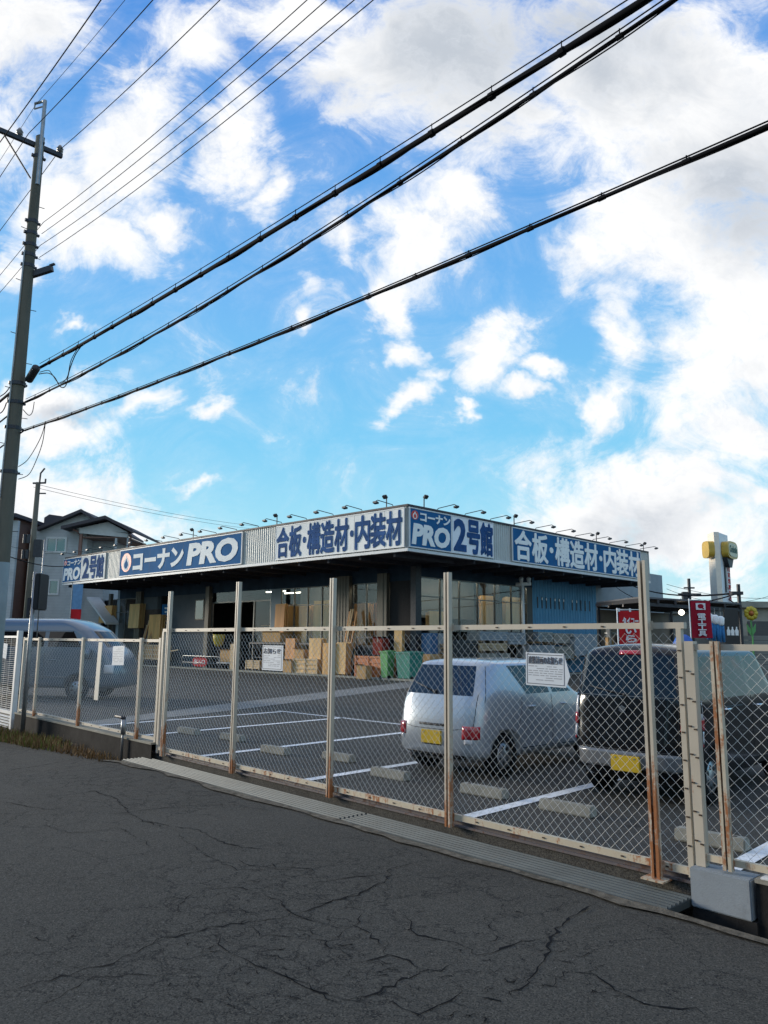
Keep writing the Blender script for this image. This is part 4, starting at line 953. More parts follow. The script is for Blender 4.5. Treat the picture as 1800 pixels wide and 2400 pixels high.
seam(m,bv1,'rear',[(-.60,1.05),(-.61,.80),(-.60,.64),(-.3,.60),(.3,.60),(.60,.64),(.61,.80),(.60,1.05)]); lb(m,'gap_set','trimblack',c1)
for x in (1.18,1.98): m=MB(); p,_=cast(bv1,'right',x,.86); m.tube([p+Vector((-.08,-.005,0)),p+Vector((-.04,-.028,.004)),p+Vector((.05,-.028,.004)),p+Vector((.09,-.005,0))],.014,8); lb(m,'door_handle','whitecar',c1,True)
for sg in (-1,1):
    L=patch(c1,bv1,'rear',*sorted((sg*.47,sg*.66)),.50,.66,'lampred','tail_lamp',.02); patch(c1,bv1,'rear',*sorted((sg*.50,sg*.60)),.44,.50,'lampclear','reversing_lamp',.014,4)
plate_on(c1,bv1,.0,.50)
patch(c1,bv1,'rear',-.16,.16,.40,.42,'trimblack','bumper_slot',.01,4); patch(c1,bv1,'rear',-.58,.58,.24,.30,'trimblack','bumper_skirt',.012,8)
patch(c1,bv1,'rear',-.22,.22,.64,.67,'trimblack','hatch_handle',.012,5)
wiper(c1,bv1,(.05,1.06),(.48,1.18)); seats(c1,(1.0,1.85),.33,.45,1.05)
m=MB(); m.cyl((.75,0,.22),(-.02,.36,.24),.028); lb(m,'exhaust','darkmetal',c1)
m=MB(); m.tube([(1.55,.0,1.49),(1.35,0,1.58),(1.2,0,1.66)],[.012,.006,.004],6); lb(m,'aerial','black',c1,True)

# --- black boxy wagon
c2=thing('parked_car','black tall boxy wagon with a chrome badge parked behind the right end of the fence','car','B',(8.1,4.12,0))
LV2=[(.20,.12,3.26,.63,[.3,.95,1.15,1.75,1.82,2.6,3.05],.0),
     (.33,.02,3.38,.725,[.18,.95,1.15,1.75,1.82,2.6,3.2],.025),
     (.60,-.02,3.39,.737,[.14,.95,1.15,1.75,1.82,2.6,3.2],.03),
     (.88,.03,3.30,.737,[.16,.95,1.15,1.75,1.82,2.6,3.1],.03),
     (1.10,.06,2.90,.725,[.22,.36,1.15,1.75,1.82,2.45,2.72],.03),
     (1.57,.20,2.42,.645,[.32,.42,1.12,1.72,1.79,2.22,2.32],.025),
     (1.66,.25,2.30,.60,[.38,.50,1.12,1.72,1.79,2.12,2.20],.025)]
bv2,body2=make_car(c2,LV2,.06,4,(1,2,4),'blackcar','glassdark',(.60,2.86),.285,creases=((4,.85),(5,.8),(1,.45),(2,.25)))
for sg in (-1,1):
    L=patch(c2,bv2,'rear',*sorted((sg*.60,sg*.722)),.90,1.10,'lampclear','tail_lamp',.022,5); patch(c2,bv2,'rear',*sorted((sg*.60,sg*.724)),.79,.92,'lampred','stop_lamp',.03,5); patch(c2,bv2,'rear',*sorted((sg*.61,sg*.722)),.66,.78,'lampclear','lower_lamp',.022,5); patch(c2,bv2,'rear',*sorted((sg*.63,sg*.72)),.62,.655,'lampred','reflector',.018,4)
patch(c2,bv2,'rear',-.70,.70,.36,.545,'bumpergrey','rear_bumper',.045,10); plate_on(c2,bv2,-.02,.42)
for o in c2.children:
    if o.name.startswith('number_plate'): o.location.x-=.05
patch(c2,bv2,'rear',-.13,.13,1.575,1.625,'lampred','high_stop_lamp',.02,5)
wiper(c2,bv2,(.0,1.14),(.45,1.22))
# badge: an angular S made of two hooked strokes
p,_=cast(bv2,'rear',.03,.985); m=MB(); sc_=.045
for sg in (1,-1):
    pl=[(-1,.28),(0,1.0),(1,.28),(.55,.02),(0,.40),(-.28,.22),(.2,-.16),(-.12,-.38)]
    m.prism([(sg*a*sc_,sg*b*sc_) for a,b in pl],p+Vector((-.012,0,0)),(0,-1,0),(0,0,1),(-1,0,0),0,.010)
lb(m,'badge','chrome',c2)
m=MB(); seam(m,bv2,'rear',[(-.60,1.5),(-.58,1.12),(-.585,.56),(0,.555),(.585,.56),(.58,1.12),(.60,1.5)]); seam(m,bv2,'right',[(1.79,1.1),(1.79,.36)]); seam(m,bv2,'right',[(.92,1.08),(.95,.62)]); seam(m,bv2,'right',[(2.6,1.02),(2.62,.36)]); seam(m,bv2,'right',[(.4,1.01),(1.7,1.0)],.006); lb(m,'gap_set','trimblack',c2)
m=MB(); 
for k in range(12): 
    y=-.66+1.32*k/12; a,_=cast(bv2,'rear',y,1.125); b_,_=cast(bv2,'rear',y+.11,1.125); m.tube([a+Vector((-.006,0,0)),b_+Vector((-.006,0,0))],.007,5,False)
lb(m,'chrome_strip','chrome',c2)
for x in (1.0,2.02): m=MB(); p,_=cast(bv2,'right',x,.98); m.tube([p+Vector((-.09,-.005,0)),p+Vector((-.05,-.03,0)),p+Vector((.05,-.03,0)),p+Vector((.09,-.005,0))],.014,8); lb(m,'door_handle','chrome',c2,True)
m=MB(); 
pass
seats(c2,(1.1,1.95),.34,.55,1.15)
for sg in (1,): pass
# --- silver high-roof van on the left, nose to the right
vp=G(300,1512); c3=thing('parked_van','silver blue high roof van with a dark window band behind the lower fence','van','W',(vp.x-5.2,vp.y+.95,0),rotz=R(-6))
LV3=[(.30,.10,4.62,.82,[.4,1.2,1.3,2.6,2.72,3.6,4.3],.0),
     (.40,.02,4.80,.92,[.12,1.2,1.3,2.6,2.72,3.7,4.62],.03),
     (.80,.00,4.82,.94,[.10,1.2,1.3,2.6,2.72,3.7,4.62],.03),
     (1.22,.02,4.70,.94,[.12,.3,1.3,2.6,2.72,3.78,4.42],.03),
     (1.40,.03,4.46,.935,[.13,.3,1.3,2.6,2.72,3.74,4.22],.03),
     (1.45,.03,4.40,.93,[.13,.3,1.3,2.6,2.72,3.72,4.16],.03),
     (1.92,.07,3.92,.865,[.16,.32,1.3,2.6,2.72,3.42,3.66],.03),
     (1.97,.075,3.86,.85,[.17,.34,1.3,2.6,2.72,3.36,3.60],.03),
     (2.16,.12,3.45,.80,[.22,.42,1.3,2.5,2.65,3.05,3.22],.03),
     (2.25,.22,3.12,.68,[.34,.55,1.3,2.3,2.45,2.75,2.92],.03)]
bv3,body3=make_car(c3,LV3,.05,5,(1,2,4),'silver','glassdark',(.95,3.62),.33,creases=((4,.6),(5,.9),(6,.9),(1,.6),(2,.3)))
patch(c3,bv3,'right',.35,4.25,.60,.66,'bumpergrey','side_moulding',.012,12)
patch(c3,bv3,'right',.3,3.6,1.88,1.905,'bumpergrey','roof_seam',.006,10)
m=MB(); seam(m,bv3,'right',[(2.65,1.28),(2.65,.36)],.007); seam(m,bv3,'right',[(3.75,1.28),(3.72,.75)],.007); seam(m,bv3,'right',[(1.25,1.28),(1.25,.8)],.007); seam(m,bv3,'right',[(.3,1.05),(2.6,1.05)],.006); lb(m,'gap_set','trimblack',c3)
m=MB(); m.obox((3.98,-1.06,1.28),(.05,0,0),(0,.10,0),(0,0,.15)); mr=lb(m,'wing_mirror','silver',c3,True,.03)
patch(c3,bv3,'right',4.42,4.66,.74,.98,'lampclear','headlamp',.015,5)
m=MB(); 
for x in (2.9,): p,_=cast(bv3,'right',x,1.1); m.tube([p+Vector((-.1,-.005,0)),p+Vector((-.05,-.035,0)),p+Vector((.05,-.035,0)),p+Vector((.1,-.005,0))],.016,8)
lb(m,'door_handle','silver',c3,True); seats(c3,(1.6,2.9),.5,.7,1.4)
# ---------------------------------------------------------------- utility pole, wires
PP=aty(-32,1600,16.0); PP.z=-.35
pf=inv('F',PP)
up=thing('utility_pole','tall weathered concrete utility pole with step bolts at the left edge','utility pole','F',(pf.x,pf.y,-.35))
PX,PY=pf.x,pf.y; ZTOP=13.05
pr_=lambda z: .095+(ZTOP-z)/150
m=MB(); m.tube([(PX,PY,z) for z in (-.4,2,4,6,8,10,12,ZTOP)],[pr_(z) for z in (-.4,2,4,6,8,10,12,ZTOP)],20); m.tube([(PX,PY,ZTOP),(PX,PY,ZTOP+.06)],[.1,.04],16); m.build('shaft','pole',up,True)
def projx(p):
    v=p-CAM; return (900+FPX*v.dot(cR)/v.dot(cF))/S
def pz(x,y): return aty(x,y,PP.y).z
m=MB(); z0=pz(97,325)
m.tube([(PX+.10,PY,z0-.9),(PX+.10,PY,pz(92,222))],.045,8); zt_=pz(92,222); m.tube([(PX+.10,PY,zt_),(PX-.02,PY-.02,zt_+.03),(PX-.22,PY-.12,zt_+.04)],.03,6); m.tube([(PX-.22,PY-.12,zt_+.04),(PX-.22,PY-.12,zt_-.10),(PX+.10,PY,zt_-.14)],.018,6); m.build('top_bracket','galv',up)
za=pz(92,312)
tA=min((k*.02 for k in range(10,60)),key=lambda k: abs(projx(loc('F',PX,PY+k,za))-131))
m=MB(); m.box(PX-.14,PX-.05,PY-2.1,PY+tA+.06,za-.05,za+.05); ca=m.build('crossarm','darkmetal',up)
m=MB(); m.tube([(PX-.1,PY-.75,za-.04),(PX-.1,PY-.1,za-.85)],.018,6); m.tube([(PX-.14,PY+.1,za),(PX+.14,PY+.05,za)],.02,6); m.build('brace','darkmetal',ca)
def insul(y,z,x=-.095): 
    m=MB(); m.lathe([(.03,0),(.035,.03),(.075,.05),(.055,.09),(.08,.11),(.05,.16),(.03,.20)],(PX+x,PY+y,z+.05),12); return m.build('insulator','insul',ca,True)
for y in (tA,-.42,-1.75): insul(y,za)
m=MB()
rnd=random.Random(2); k=0
z=3.3
while z<11.6:
    sg=1 if k%2 else -1; m.tube([(PX,PY+sg*pr_(z)*.8,z),(PX,PY+sg*(pr_(z)+.12),z+.01)],.008,6); k+=1; z+=.62
m.build('bolt_set','darkmetal',up)
zs_=pz(8,1215); m=MB(); m.tube([(PX,PY,-.4),(PX,PY,zs_)],[pr_(-.4)+.006,pr_(zs_)+.006],20); m.build('base_sleeve','polesleeve',up,True)
m=MB(); m.tube([(PX-pr_(2)-.02,PY+.02,-.2),(PX-pr_(5.3)-.02,PY+.02,5.2)],.035,8); m.build('conduit','galv',up,True)
m=MB(); m.tube([(PX+.05,PY-pr_(z)-.012,z) for z in (4.6,6,8,10.2)],.018,8); m.build('earth_wire','galv',up)
m=MB()
for z,rr in ((pz(85,480),0),(pz(82,505),0),(pz(80,530),0),(pz(78,552),0),(pz(75,575),0),(pz(45,830),.02),(pz(38,870),0),(pz(35,925),0),(pz(98,340),0),(pz(12,1020),0)):
    m.lathe([(pr_(z)+.012+rr,-.04),(pr_(z)+.012+rr,.04)],(PX,PY,z),16)
    m.box(PX-.03,PX+.03,PY+pr_(z),PY+pr_(z)+.055,z-.022,z+.022); m.box(PX-.03,PX+.03,PY-pr_(z)-.055,PY-pr_(z),z-.03,z+.03)
m.build('clamp','darkmetal',up)
m=MB()
zb_=pz(78,592); a=Vector((PX+.02,PY+.08,zb_)); m.bar(a,a+Vector((.38,.30,.12)),.10,.13); m.bar(a+Vector((.33,.26,.19)),a+Vector((.42,.33,.22)),.05,.04); m.build('side_bracket','darkmetal',up)
# cable closure hanging by the pole
zc=pz(75,815); cl=thing('cable_closure','thick dark cable joint closure hung beside the utility pole','cable closure','F',(PX+.45,PY+.18,zc)); m=MB(); m.tube([(PX+.16,PY+.16,zc-.07),(PX+.2,PY+.16,zc-.07),(PX+.62,PY+.16,zc+.09),(PX+.66,PY+.16,zc+.1)],[.04,.085,.085,.04],14); m.build('case','darkmetal',cl,True); m=MB(); m.lathe([(.09,-.01),(.09,.01)],(PX+.3,PY+.16,zc-.03),12); m.build('band','galv',cl)
# wires: vertical-plane curves through points of the photograph, running along the road past the camera
def fitwire(toff,pts,s_end=15,s_start=None,back=None):
    """pts: pixel points; returns list of F-frame points on the vertical plane t=PY+toff with quadratic height"""
    q=[inv('F',onv(x,y,loc('F',0,PY+toff),FD)) for x,y in pts]; ss_=[p.x for p in q]; zs=[p.z for p in q]
    if len(q)==2: 
        # give a slight sag
        s0,s1=ss_; c=lambda s: zs[0]+(zs[1]-zs[0])*(s-s0)/(s1-s0)+.0045*(s-s0)*(s-s1)
    else:
        (a,b,d),(A,Bz,D)=ss_[:3],zs[:3]
        c=lambda s: A*(s-b)*(s-d)/((a-b)*(a-d))+Bz*(s-a)*(s-d)/((b-a)*(b-d))+D*(s-a)*(s-b)/((d-a)*(d-b))
    s0=ss_[0] if s_start is None else s_start; n=40
    return [Vector((s0+(s_end-s0)*i/n,PY+toff,c(s0+(s_end-s0)*i/n))) for i in range(n+1)],c
def wire(name,label,pts,toff,r,mat='cable',group=None,back=True,s_end=22,s_start=None):
    P,c=fitwire(toff,pts,s_end,s_start); s0=P[0].x
    if back:
        sl=(P[0].z-P[1].z)/(P[0].x-P[1].x); Bk=[Vector((s0-d,PY+toff,P[0].z-min(.10,max(-.02,-.035))*0-.055*d+.0016*d*d)) for d in (28,22,16,10,5,2)]; P=Bk+P
    T=thing(name,label,'overhead wire','F',tuple(P[len(P)//2]),group); m=MB(); m.tube(P,r,7 if r>.012 else 5); m.build('strand',mat,T,True); return T,P,c
wire('overhead_wire','thin black overhead wire from the right end of the crossarm',[(131,322),(475,0)],tA,.0085)
wire('overhead_wire','thin black overhead wire from the crossarm insulator just left of the pole',[(62,288),(330,0)],-.42,.0085)
wire('overhead_wire','thin black overhead wire passing highest at the left edge',[(0,253),(218,0)],-1.75,.0085,s_start=-9)
wire('overhead_wire','faint thin earth wire from the bracket on top of the pole',[(78,225),(270,0)],-.12,.005)
for i,(p,q,l) in enumerate((((94,480),(663,0),'uppermost of the four parallel low wires from the pole'),((90,505),(705,0),'second from the top of the four parallel low wires'),((87,530),(765,0),'third from the top of the four parallel low wires'),((85,556),(806,0),'lowest of the four parallel low wires from the pole'))):
    wire('overhead_wire',l,[p,q],.16,.0068,back=(i in (0,2)),group='four low voltage wires')
def bundle(label,pts,toff,r,spread,n2,hang,group=None,loops=True):
    T,P,c=wire('cable_bundle',label,pts,toff,r,back=True,s_end=20)
    T['category']='cable bundle'
    # messenger strand above, hangers, lashed thinner cables
    m=MB(); Q=[p+Vector((0,0,spread)) for p in P if p.x>=P[6].x]; m.tube(Q,.0065,5); m.build('messenger_wire','cable',T,True)
    rnd=random.Random(int(r*1e4))
    s=Q[0].x+.6
    while s<19:
        m=MB(); z=c(s); m.lathe([(r*1.25,-.03),(r*1.25,.03)],(0,0,0),8); k=len(m.v)-16
        for v in m.v[k:]: v.xyz=(s+v.z,PY+toff+v.x,z+v.y)
        m.tube([(s,PY+toff,z),(s,PY+toff,z+spread+.012)],.006,4); s+=hang
        m.build('hanger','cable',T)
    for j in range(n2):
        m=MB(); off=rnd.uniform(-1,1)*r*1.3; ph=rnd.uniform(0,6); pts_=[]
        for i in range(161):
            s=Q[0].x+(19-Q[0].x)*i/160; z=c(s); a=ph+s*(2.1+.35*j); pts_.append(Vector((s,PY+toff+math.cos(a)*r*1.15,z-(r*.6)*(.5+j*.7)+math.sin(a)*r*.55)))
        m.tube(pts_,max(.0065,r*.30),5); m.build('lashed_cable','cable',T,True)
    return T,c
bundle('thickest black cable bundle, the upper of the pair crossing the sky',[(85,795),(700,432),(1392,0)],.30,.031,.10,1,.8)
bundle('black lashed cable bundle just below the thickest one',[(55,868),(700,500),(1455,0)],.12,.018,.06,3,.85)
bundle('lowest black cable bundle, leaving the frame at the right edge',[(52,930),(800,640),(1659,272)],.12,.017,.035,2,.7)
# slack loops by the pole
def loop(label,pix,toff,r=.008):
    P=[inv('F',onv(x,y,loc('F',0,PY+toff),FD)) for x,y in pix]; F=[]
    for i in range(len(P)-1):
        a,b,c_,d=P[max(i-1,0)],P[i],P[i+1],P[min(i+2,len(P)-1)]
        for k in range(6):
            u=k/6; F.append(.5*((2*b)+(c_-a)*u+(2*a-5*b+4*c_-d)*u*u+(3*b-a-3*c_+d)*u**3))
    F.append(P[-1]); T=thing('cable_loop',label,'cable','F',tuple(F[len(F)//2])); m=MB(); m.tube(F,r,6); m.build('strand','cable',T,True)
loop('slack cable loop hanging between the closure and the second bundle',[(84,808),(104,806),(118,815),(130,835),(142,833),(150,800),(162,768),(174,750)],.2,.010)
loop('inner slack cable loop beside the closure',[(86,804),(104,800),(112,808),(128,828),(145,815),(153,780),(166,755)],.23,.008)
loop('small slack loop close to the pole under the second bundle',[(50,885),(62,897),(70,890),(74,868)],.12,.008)
loop('long slack cable hanging from the lowest bundle down to the pole',[(98,912),(90,940),(75,970),(58,995),(40,1008)],.12,.008)
loop('second slack cable hanging from the lowest bundle to the pole foot',[(98,913),(92,955),(78,995),(62,1025),(40,1035)],.13,.008)
loop('dark cable sagging left from the pole',[(22,835),(10,850),(-8,860),(-20,862)],-.15,.012)
loop('lower dark cable sagging left from the pole',[(20,850),(8,885),(-6,895),(-20,897)],-.12,.012)
# smaller pole far behind
fp=aty(52,1400,44); fp.z=0
sp_=thing('utility_pole','smaller distant utility pole standing before the grey house','utility pole','W',(fp.x,fp.y,0))
zt2=aty(66,1042,44).z; m=MB(); m.tube([(fp.x,fp.y,0),(fp.x,fp.y,zt2)],[.2,.13],12); m.build('shaft','pole',sp_,True)
m=MB(); m.tube([(fp.x+.05,fp.y,zt2-.9),(fp.x+.10,fp.y,zt2+.55),(fp.x+.32,fp.y,zt2+.85)],.05,6); m.bar((fp.x-.3,fp.y,zt2-.05),(fp.x+.45,fp.y,zt2-.02),.09,.09); m.bar((fp.x,fp.y,zt2-.65),(fp.x+.5,fp.y,zt2-.65),.07,.07); m.tube([(fp.x+.42,fp.y,zt2),(fp.x+.42,fp.y,zt2+.22)],.05,6); m.build('bracket_set','darkmetal',sp_)
m=MB(); 
for k in range(4): m.cyl((fp.x-.38+.22*(k%2),fp.y-.25,zt2-3.6-.9*(k//2)),(fp.x-.38+.22*(k%2),fp.y-.25,zt2-3.1-.9*(k//2)),.10)
m.box(fp.x+.2,fp.x+.65,fp.y-.35,fp.y-.1,zt2-4.4,zt2-3.4); m.build('equipment','darkmetal',sp_)
def farwire(label,a,b,sag,r,group=None):
    a,b=Vector(a),Vector(b); P=[a.lerp(b,i/16)-Vector((0,0,sag*4*(i/16)*(1-i/16))) for i in range(17)]; T=thing('distant_wire',label,'overhead wire','W',tuple(P[8]),group); m=MB(); m.tube(P,r,4); m.build('strand','cable',T)
farwire('upper thin distant wire running from the small pole over the store',aty(75,1045,44),aty(560,1137,78),.3,.012)
farwire('lower thin distant wire running from the small pole over the store',aty(72,1052,44),aty(560,1144,78),.3,.012)
farwire('dark service cable crossing in front of the grey house',aty(-10,1190,30),aty(150,1222,46),.25,.022)
farwire('thin distant wire low on the left beside the house roof',aty(20,1180,44),aty(125,1192,60),.1,.012)
# slim pole with a dark vertical box
bp_=aty(50,1560,15.9); bf=inv('F',bp_)
lp=thing('signpost','slim grey post carrying a tall black box, beside the white end post','signpost','W',(bp_.x,bp_.y,-.2))
zt3=aty(57,1235,15.9).z; m=MB(); m.tube([(bp_.x,bp_.y,-.3),(bp_.x,bp_.y,zt3)],.045,10); m.tube([(bp_.x+.13,bp_.y,1.7),(bp_.x+.13,bp_.y,aty(74,1165,15.9).z)],.012,6); m.build('post','galv',lp,True)
z0_,z1_=aty(70,1318,15.9).z,aty(70,1240,15.9).z; m=MB(); m.box(bp_.x+.085,bp_.x+.20,bp_.y-.22,bp_.y+.22,z0_,z1_); m.build('box','black',lp,bevel=.02); m=MB()
for z in (z0_+.12,z1_-.12): m.box(bp_.x,bp_.x+.09,bp_.y-.03,bp_.y+.03,z-.02,z+.02)
m.box(bp_.x-.10,bp_.x-.04,bp_.y-.05,bp_.y+.05,z0_-.15,z0_+.25); m.build('bracket_set','darkmetal',lp)
# ---------------------------------------------------------------- houses at the left, behind the van
YH=58.0
hp=aty(160,1380,YH)
ho=thing('house','grey two storey house with twin gables and a covered balcony, left of the store','house','W',(hp.x,YH,0))
def hx(px): return aty(px/S,1400,YH).x
def hz(py,px=150): return aty(px/S,py/S,YH).z
def hbox(m,x0,x1,y0,y1,d0,d1): m.box(hx(x0),hx(x1),YH+d0,YH+d1,hz(y1),hz(y0))
m=MB(); m.box(hx(48),hx(186),YH,YH+8,0,hz(1240)); m.build('wall','siding',ho)
ga=MB(); ga.prism([(hx(76),hz(1240)),(hx(214),hz(1240)),(hx(174),hz(1200))],(0,YH+.02,0),(1,0,0),(0,0,1),(0,1,0),0,.2); ga.build('gable','gable',ho)
def roofpair(xl,xp,xr,zl,zp,zr_,y0,y1,th=.17,over=.0):
    m=MB()
    for (xa,za,xb,zb) in ((xl,zl,xp,zp),(xp,zp,xr,zr_)): m.prism([(xa,za),(xb,zb),(xb,zb+th),(xa,za+th)],(0,y0,0),(1,0,0),(0,0,1),(0,1,0),0,y1-y0)
    return m
roofpair(hx(70),hx(174),hx(232),hz(1246),hz(1202),hz(1237),YH-.6,YH+9).build('roof','rooftile',ho)
m=roofpair(hx(70),hx(174),hx(232),hz(1246)-.03,hz(1202)-.03,hz(1237)-.03,YH-.68,YH-.6,.24); m.build('fascia_board','fasciawood',ho)
m=MB(); m.prism([(hx(50),hz(1240)),(hx(140),hz(1214)),(hx(140),hz(1206)),(hx(62),hz(1196)),(hx(50),hz(1204))],(0,YH+2,0),(1,0,0),(0,0,1),(0,1,0),0,6); m.build('roof','rooftile',ho)
# projecting balcony wing
m=MB(); m.box(hx(150),hx(236),YH-.3,YH+5,0,hz(1299)); m.box(hx(150),hx(236),YH+1.2,YH+5,hz(1299),hz(1256)); m.build('wing_wall','siding',ho)
m=MB(); m.prism([(hx(176),hz(1240)),(hx(292),hz(1253)),(hx(290),hz(1262)),(hx(176),hz(1253))],(0,YH-.9,0),(1,0,0),(0,0,1),(0,1,0),0,.25); m.prism([(hx(168),hz(1243)),(hx(293),hz(1251)),(hx(243),hz(1226))],(0,YH-.86,0),(1,0,0),(0,0,1),(0,1,0),0,.2); m.build('gable','gable',ho)
roofpair(hx(141),hx(243),hx(310),hz(1246),hz(1221),hz(1253),YH-1.5,YH+6).build('roof','rooftile',ho)
m=roofpair(hx(141),hx(243),hx(310),hz(1246)-.03,hz(1221)-.03,hz(1253)-.03,YH-1.58,YH-1.5,.24); m.build('fascia_board','fasciawood',ho)
m=MB()
for x in (181,): m.box(hx(x)-.09,hx(x)+.09,YH-.9,YH-.7,0,hz(1255))
m.build('corner_post','copper',ho)
m=MB()
for x in (264,292): m.box(hx(x)-.07,hx(x)+.07,YH-.85,YH-.7,hz(1320),hz(1263))
m.box(hx(236),hx(294),YH-.9,YH-.75,hz(1330),hz(1293)); m.build('balcony_rail','siding',ho)
m=MB(); m.box(hx(180),hx(292),YH-.75,YH+4.5,hz(1262)-.02,hz(1262)+.05); m.build('balcony_ceiling','copper',ho)
m=MB(); m.tube([(hx(166),YH-1.2,hz(1246)),(hx(174),YH-1,hz(1250)),(hx(173),YH-.4,hz(1256)),(hx(171),YH-.4,.2)],.06,8); m.tube([(hx(304),YH-1.4,hz(1258)),(hx(303),YH-1.1,hz(1263)),(hx(297),YH-.95,hz(1266)),(hx(297),YH-.95,hz(1285))],.06,8); m.build('downpipe','copper',ho)
def hwin(x0,x1,y0,y1):
    m=MB(); hbox(m,x0,x1,y0,y0+4,-.08,.0); hbox(m,x0,x1,y1-4,y1,-.08,.0); hbox(m,x0,x0+4,y0+4,y1-4,-.08,0); hbox(m,x1-4,x1,y0+4,y1-4,-.08,0); hbox(m,(x0+x1)/2-1.5,(x0+x1)/2+1.5,y0+4,y1-4,-.07,0); w=m.build('window','winframe',ho)
    g=MB(); hbox(g,x0+4,x1-4,y0+4,y1-4,-.03,-.02); g.build('pane','glasshouse',w); cu_=MB(); hbox(cu_,(x0+x1)/2+2,x1-5,y0+5,y1-5,-.012,-.006); cu_.build('curtain','curtain',w)
hwin(88,138,1259,1296); hwin(81,128,1358,1395)
b2=thing('house','brown clad house with white framed windows squeezed behind the utility pole','house','W',(hx(15),YH-3,0))
m=MB(); m.box(hx(-70),hx(40),YH-2,YH+6,0,hz(1224,20)); m.build('wall','brick',b2)
m=MB(); m.box(hx(34),hx(50),YH-2.2,YH-1.9,0,hz(1230,20)); m.build('corner_pier','siding',b2)
m=MB(); m.box(hx(-80),hx(52),YH-2.8,YH+6.5,hz(1224,20),hz(1216,20)); m.build('roof','rooftile',b2)
for y0,y1 in ((1282,1310),(1386,1412)):
    m=MB(); hbox(m,14,32,y0,y1,-2.12,-2.0); w=m.build('window','winframe',b2); g=MB(); hbox(g,17,29,y0+3,y1-3,-2.14,-2.125); g.build('pane','glasshouse',w)
m=MB()
for y in (1300,1340,1420): hbox(m,-10,33,y,y+8,-2.5,-2.05)
m.build('balcony_rail','trim',b2)
# blue banner on a thin pole before the far end of the store
q=aty(157,1400,40)
fb_=thing('banner','narrow pale blue banner with a red foot before the far left store end','banner','W',(q.x,q.y,0)); m=MB(); m.tube([(q.x-.25,q.y,0),(q.x-.25,q.y,aty(157,1258,40).z)],.02,6); m.build('pole','galv',fb_)
z1=aty(157,1262,40).z; z0=aty(157,1345,40).z; m=MB(); zz=z0+(z1-z0)*.35
def cloth(m,x0,x1,y,z0,z1,mi=0,amp=.03,nx=8,nz=10,k=1.0,dirx=(1,0,0),n=(0,1,0)):
    o=len(m.v); dx=Vector(dirx); nn=Vector(n)
    for j in range(nz+1):
        for i in range(nx+1):
            u=i/nx; v=j/nz; m.v.append(Vector((0,y,z0+(z1-z0)*v))+dx*(x0+(x1-x0)*u)+nn*(amp*math.sin(u*5*k+v*3)*(1.1-v)))
    for j in range(nz):
        for i in range(nx): a=o+j*(nx+1)+i; m.f.append([a,a+1,a+nx+2,a+nx+1]); m.m.append(mi)
cloth(m,q.x-.25,q.x+.30,q.y,zz,z1); cloth(m,q.x-.25,q.x+.30,q.y,z0,zz-.002,1); m.build('cloth',['paleblue','redflag'],fb_,True)

# ---------------------------------------------------------------- right side: canopy shed, banners, pillar sign, low building
C0=aty(1384,1292,23.0); ZC=C0.z                         # near corner of the canopy roof
C1=aty(1600,1306,24.5); C2=aty(1288,1303,32.0)
sh=thing('canopy_shed','low open shed with a thin dark sheet roof on posts, right of the store','shed','W',(C0.x,C0.y,0))
d1=Vector((C1.x-C0.x,C1.y-C0.y,0)); d2=Vector((C2.x-C0.x,C2.y-C0.y,0)); zc=lambda a,b: ZC+ (C1.z-ZC)*a+(C2.z-.0-ZC)*b
def shp(a,b,z=0): return Vector((C0.x,C0.y,0))+d1*a+d2*b+Vector((0,0,zc(a,b)+z))
m=MB(); vs=[shp(a,b,z) for z in (0,.05) for a,b in((0,0),(1,0),(1,1),(0,1))]; m.add(vs,[(0,3,2,1),(4,5,6,7),(0,1,5,4),(1,2,6,5),(2,3,7,6),(3,0,4,7)]); m.build('roof','roof',sh)
m=MB()
for k in range(7): m.bar(shp(k/6,0,-.07),shp(k/6,1,-.07),.06,.12)
for b in (0.01,.33,.66,.99): m.bar(shp(0,b,-.17),shp(1,b,-.17),.06,.10)
m.build('rafters','darkmetal',sh)
for a,b in ((.02,.02),(.5,.02),(.98,.02),(.02,.98),(.5,.98),(.98,.98)):
    p=shp(a,b,-.2); m=MB(); m.box(p.x-.04,p.x+.04,p.y-.04,p.y+.04,0,p.z); m.build('post','darkmetal',sh)
m=MB(); p,q=shp(0,.995),shp(1,.995); m.add([(p.x,p.y,0),(q.x,q.y,0),(q.x,q.y,q.z-.25),(p.x,p.y,p.z-.25)],[(0,1,2,3)]); p,q=p+Vector((0,.08,0)),q+Vector((0,.08,0)); m.add([(p.x,p.y,0),(q.x,q.y,0),(q.x,q.y,q.z-.25),(p.x,p.y,p.z-.25)],[(3,2,1,0)]); m.build('back_wall','beigewall',sh)
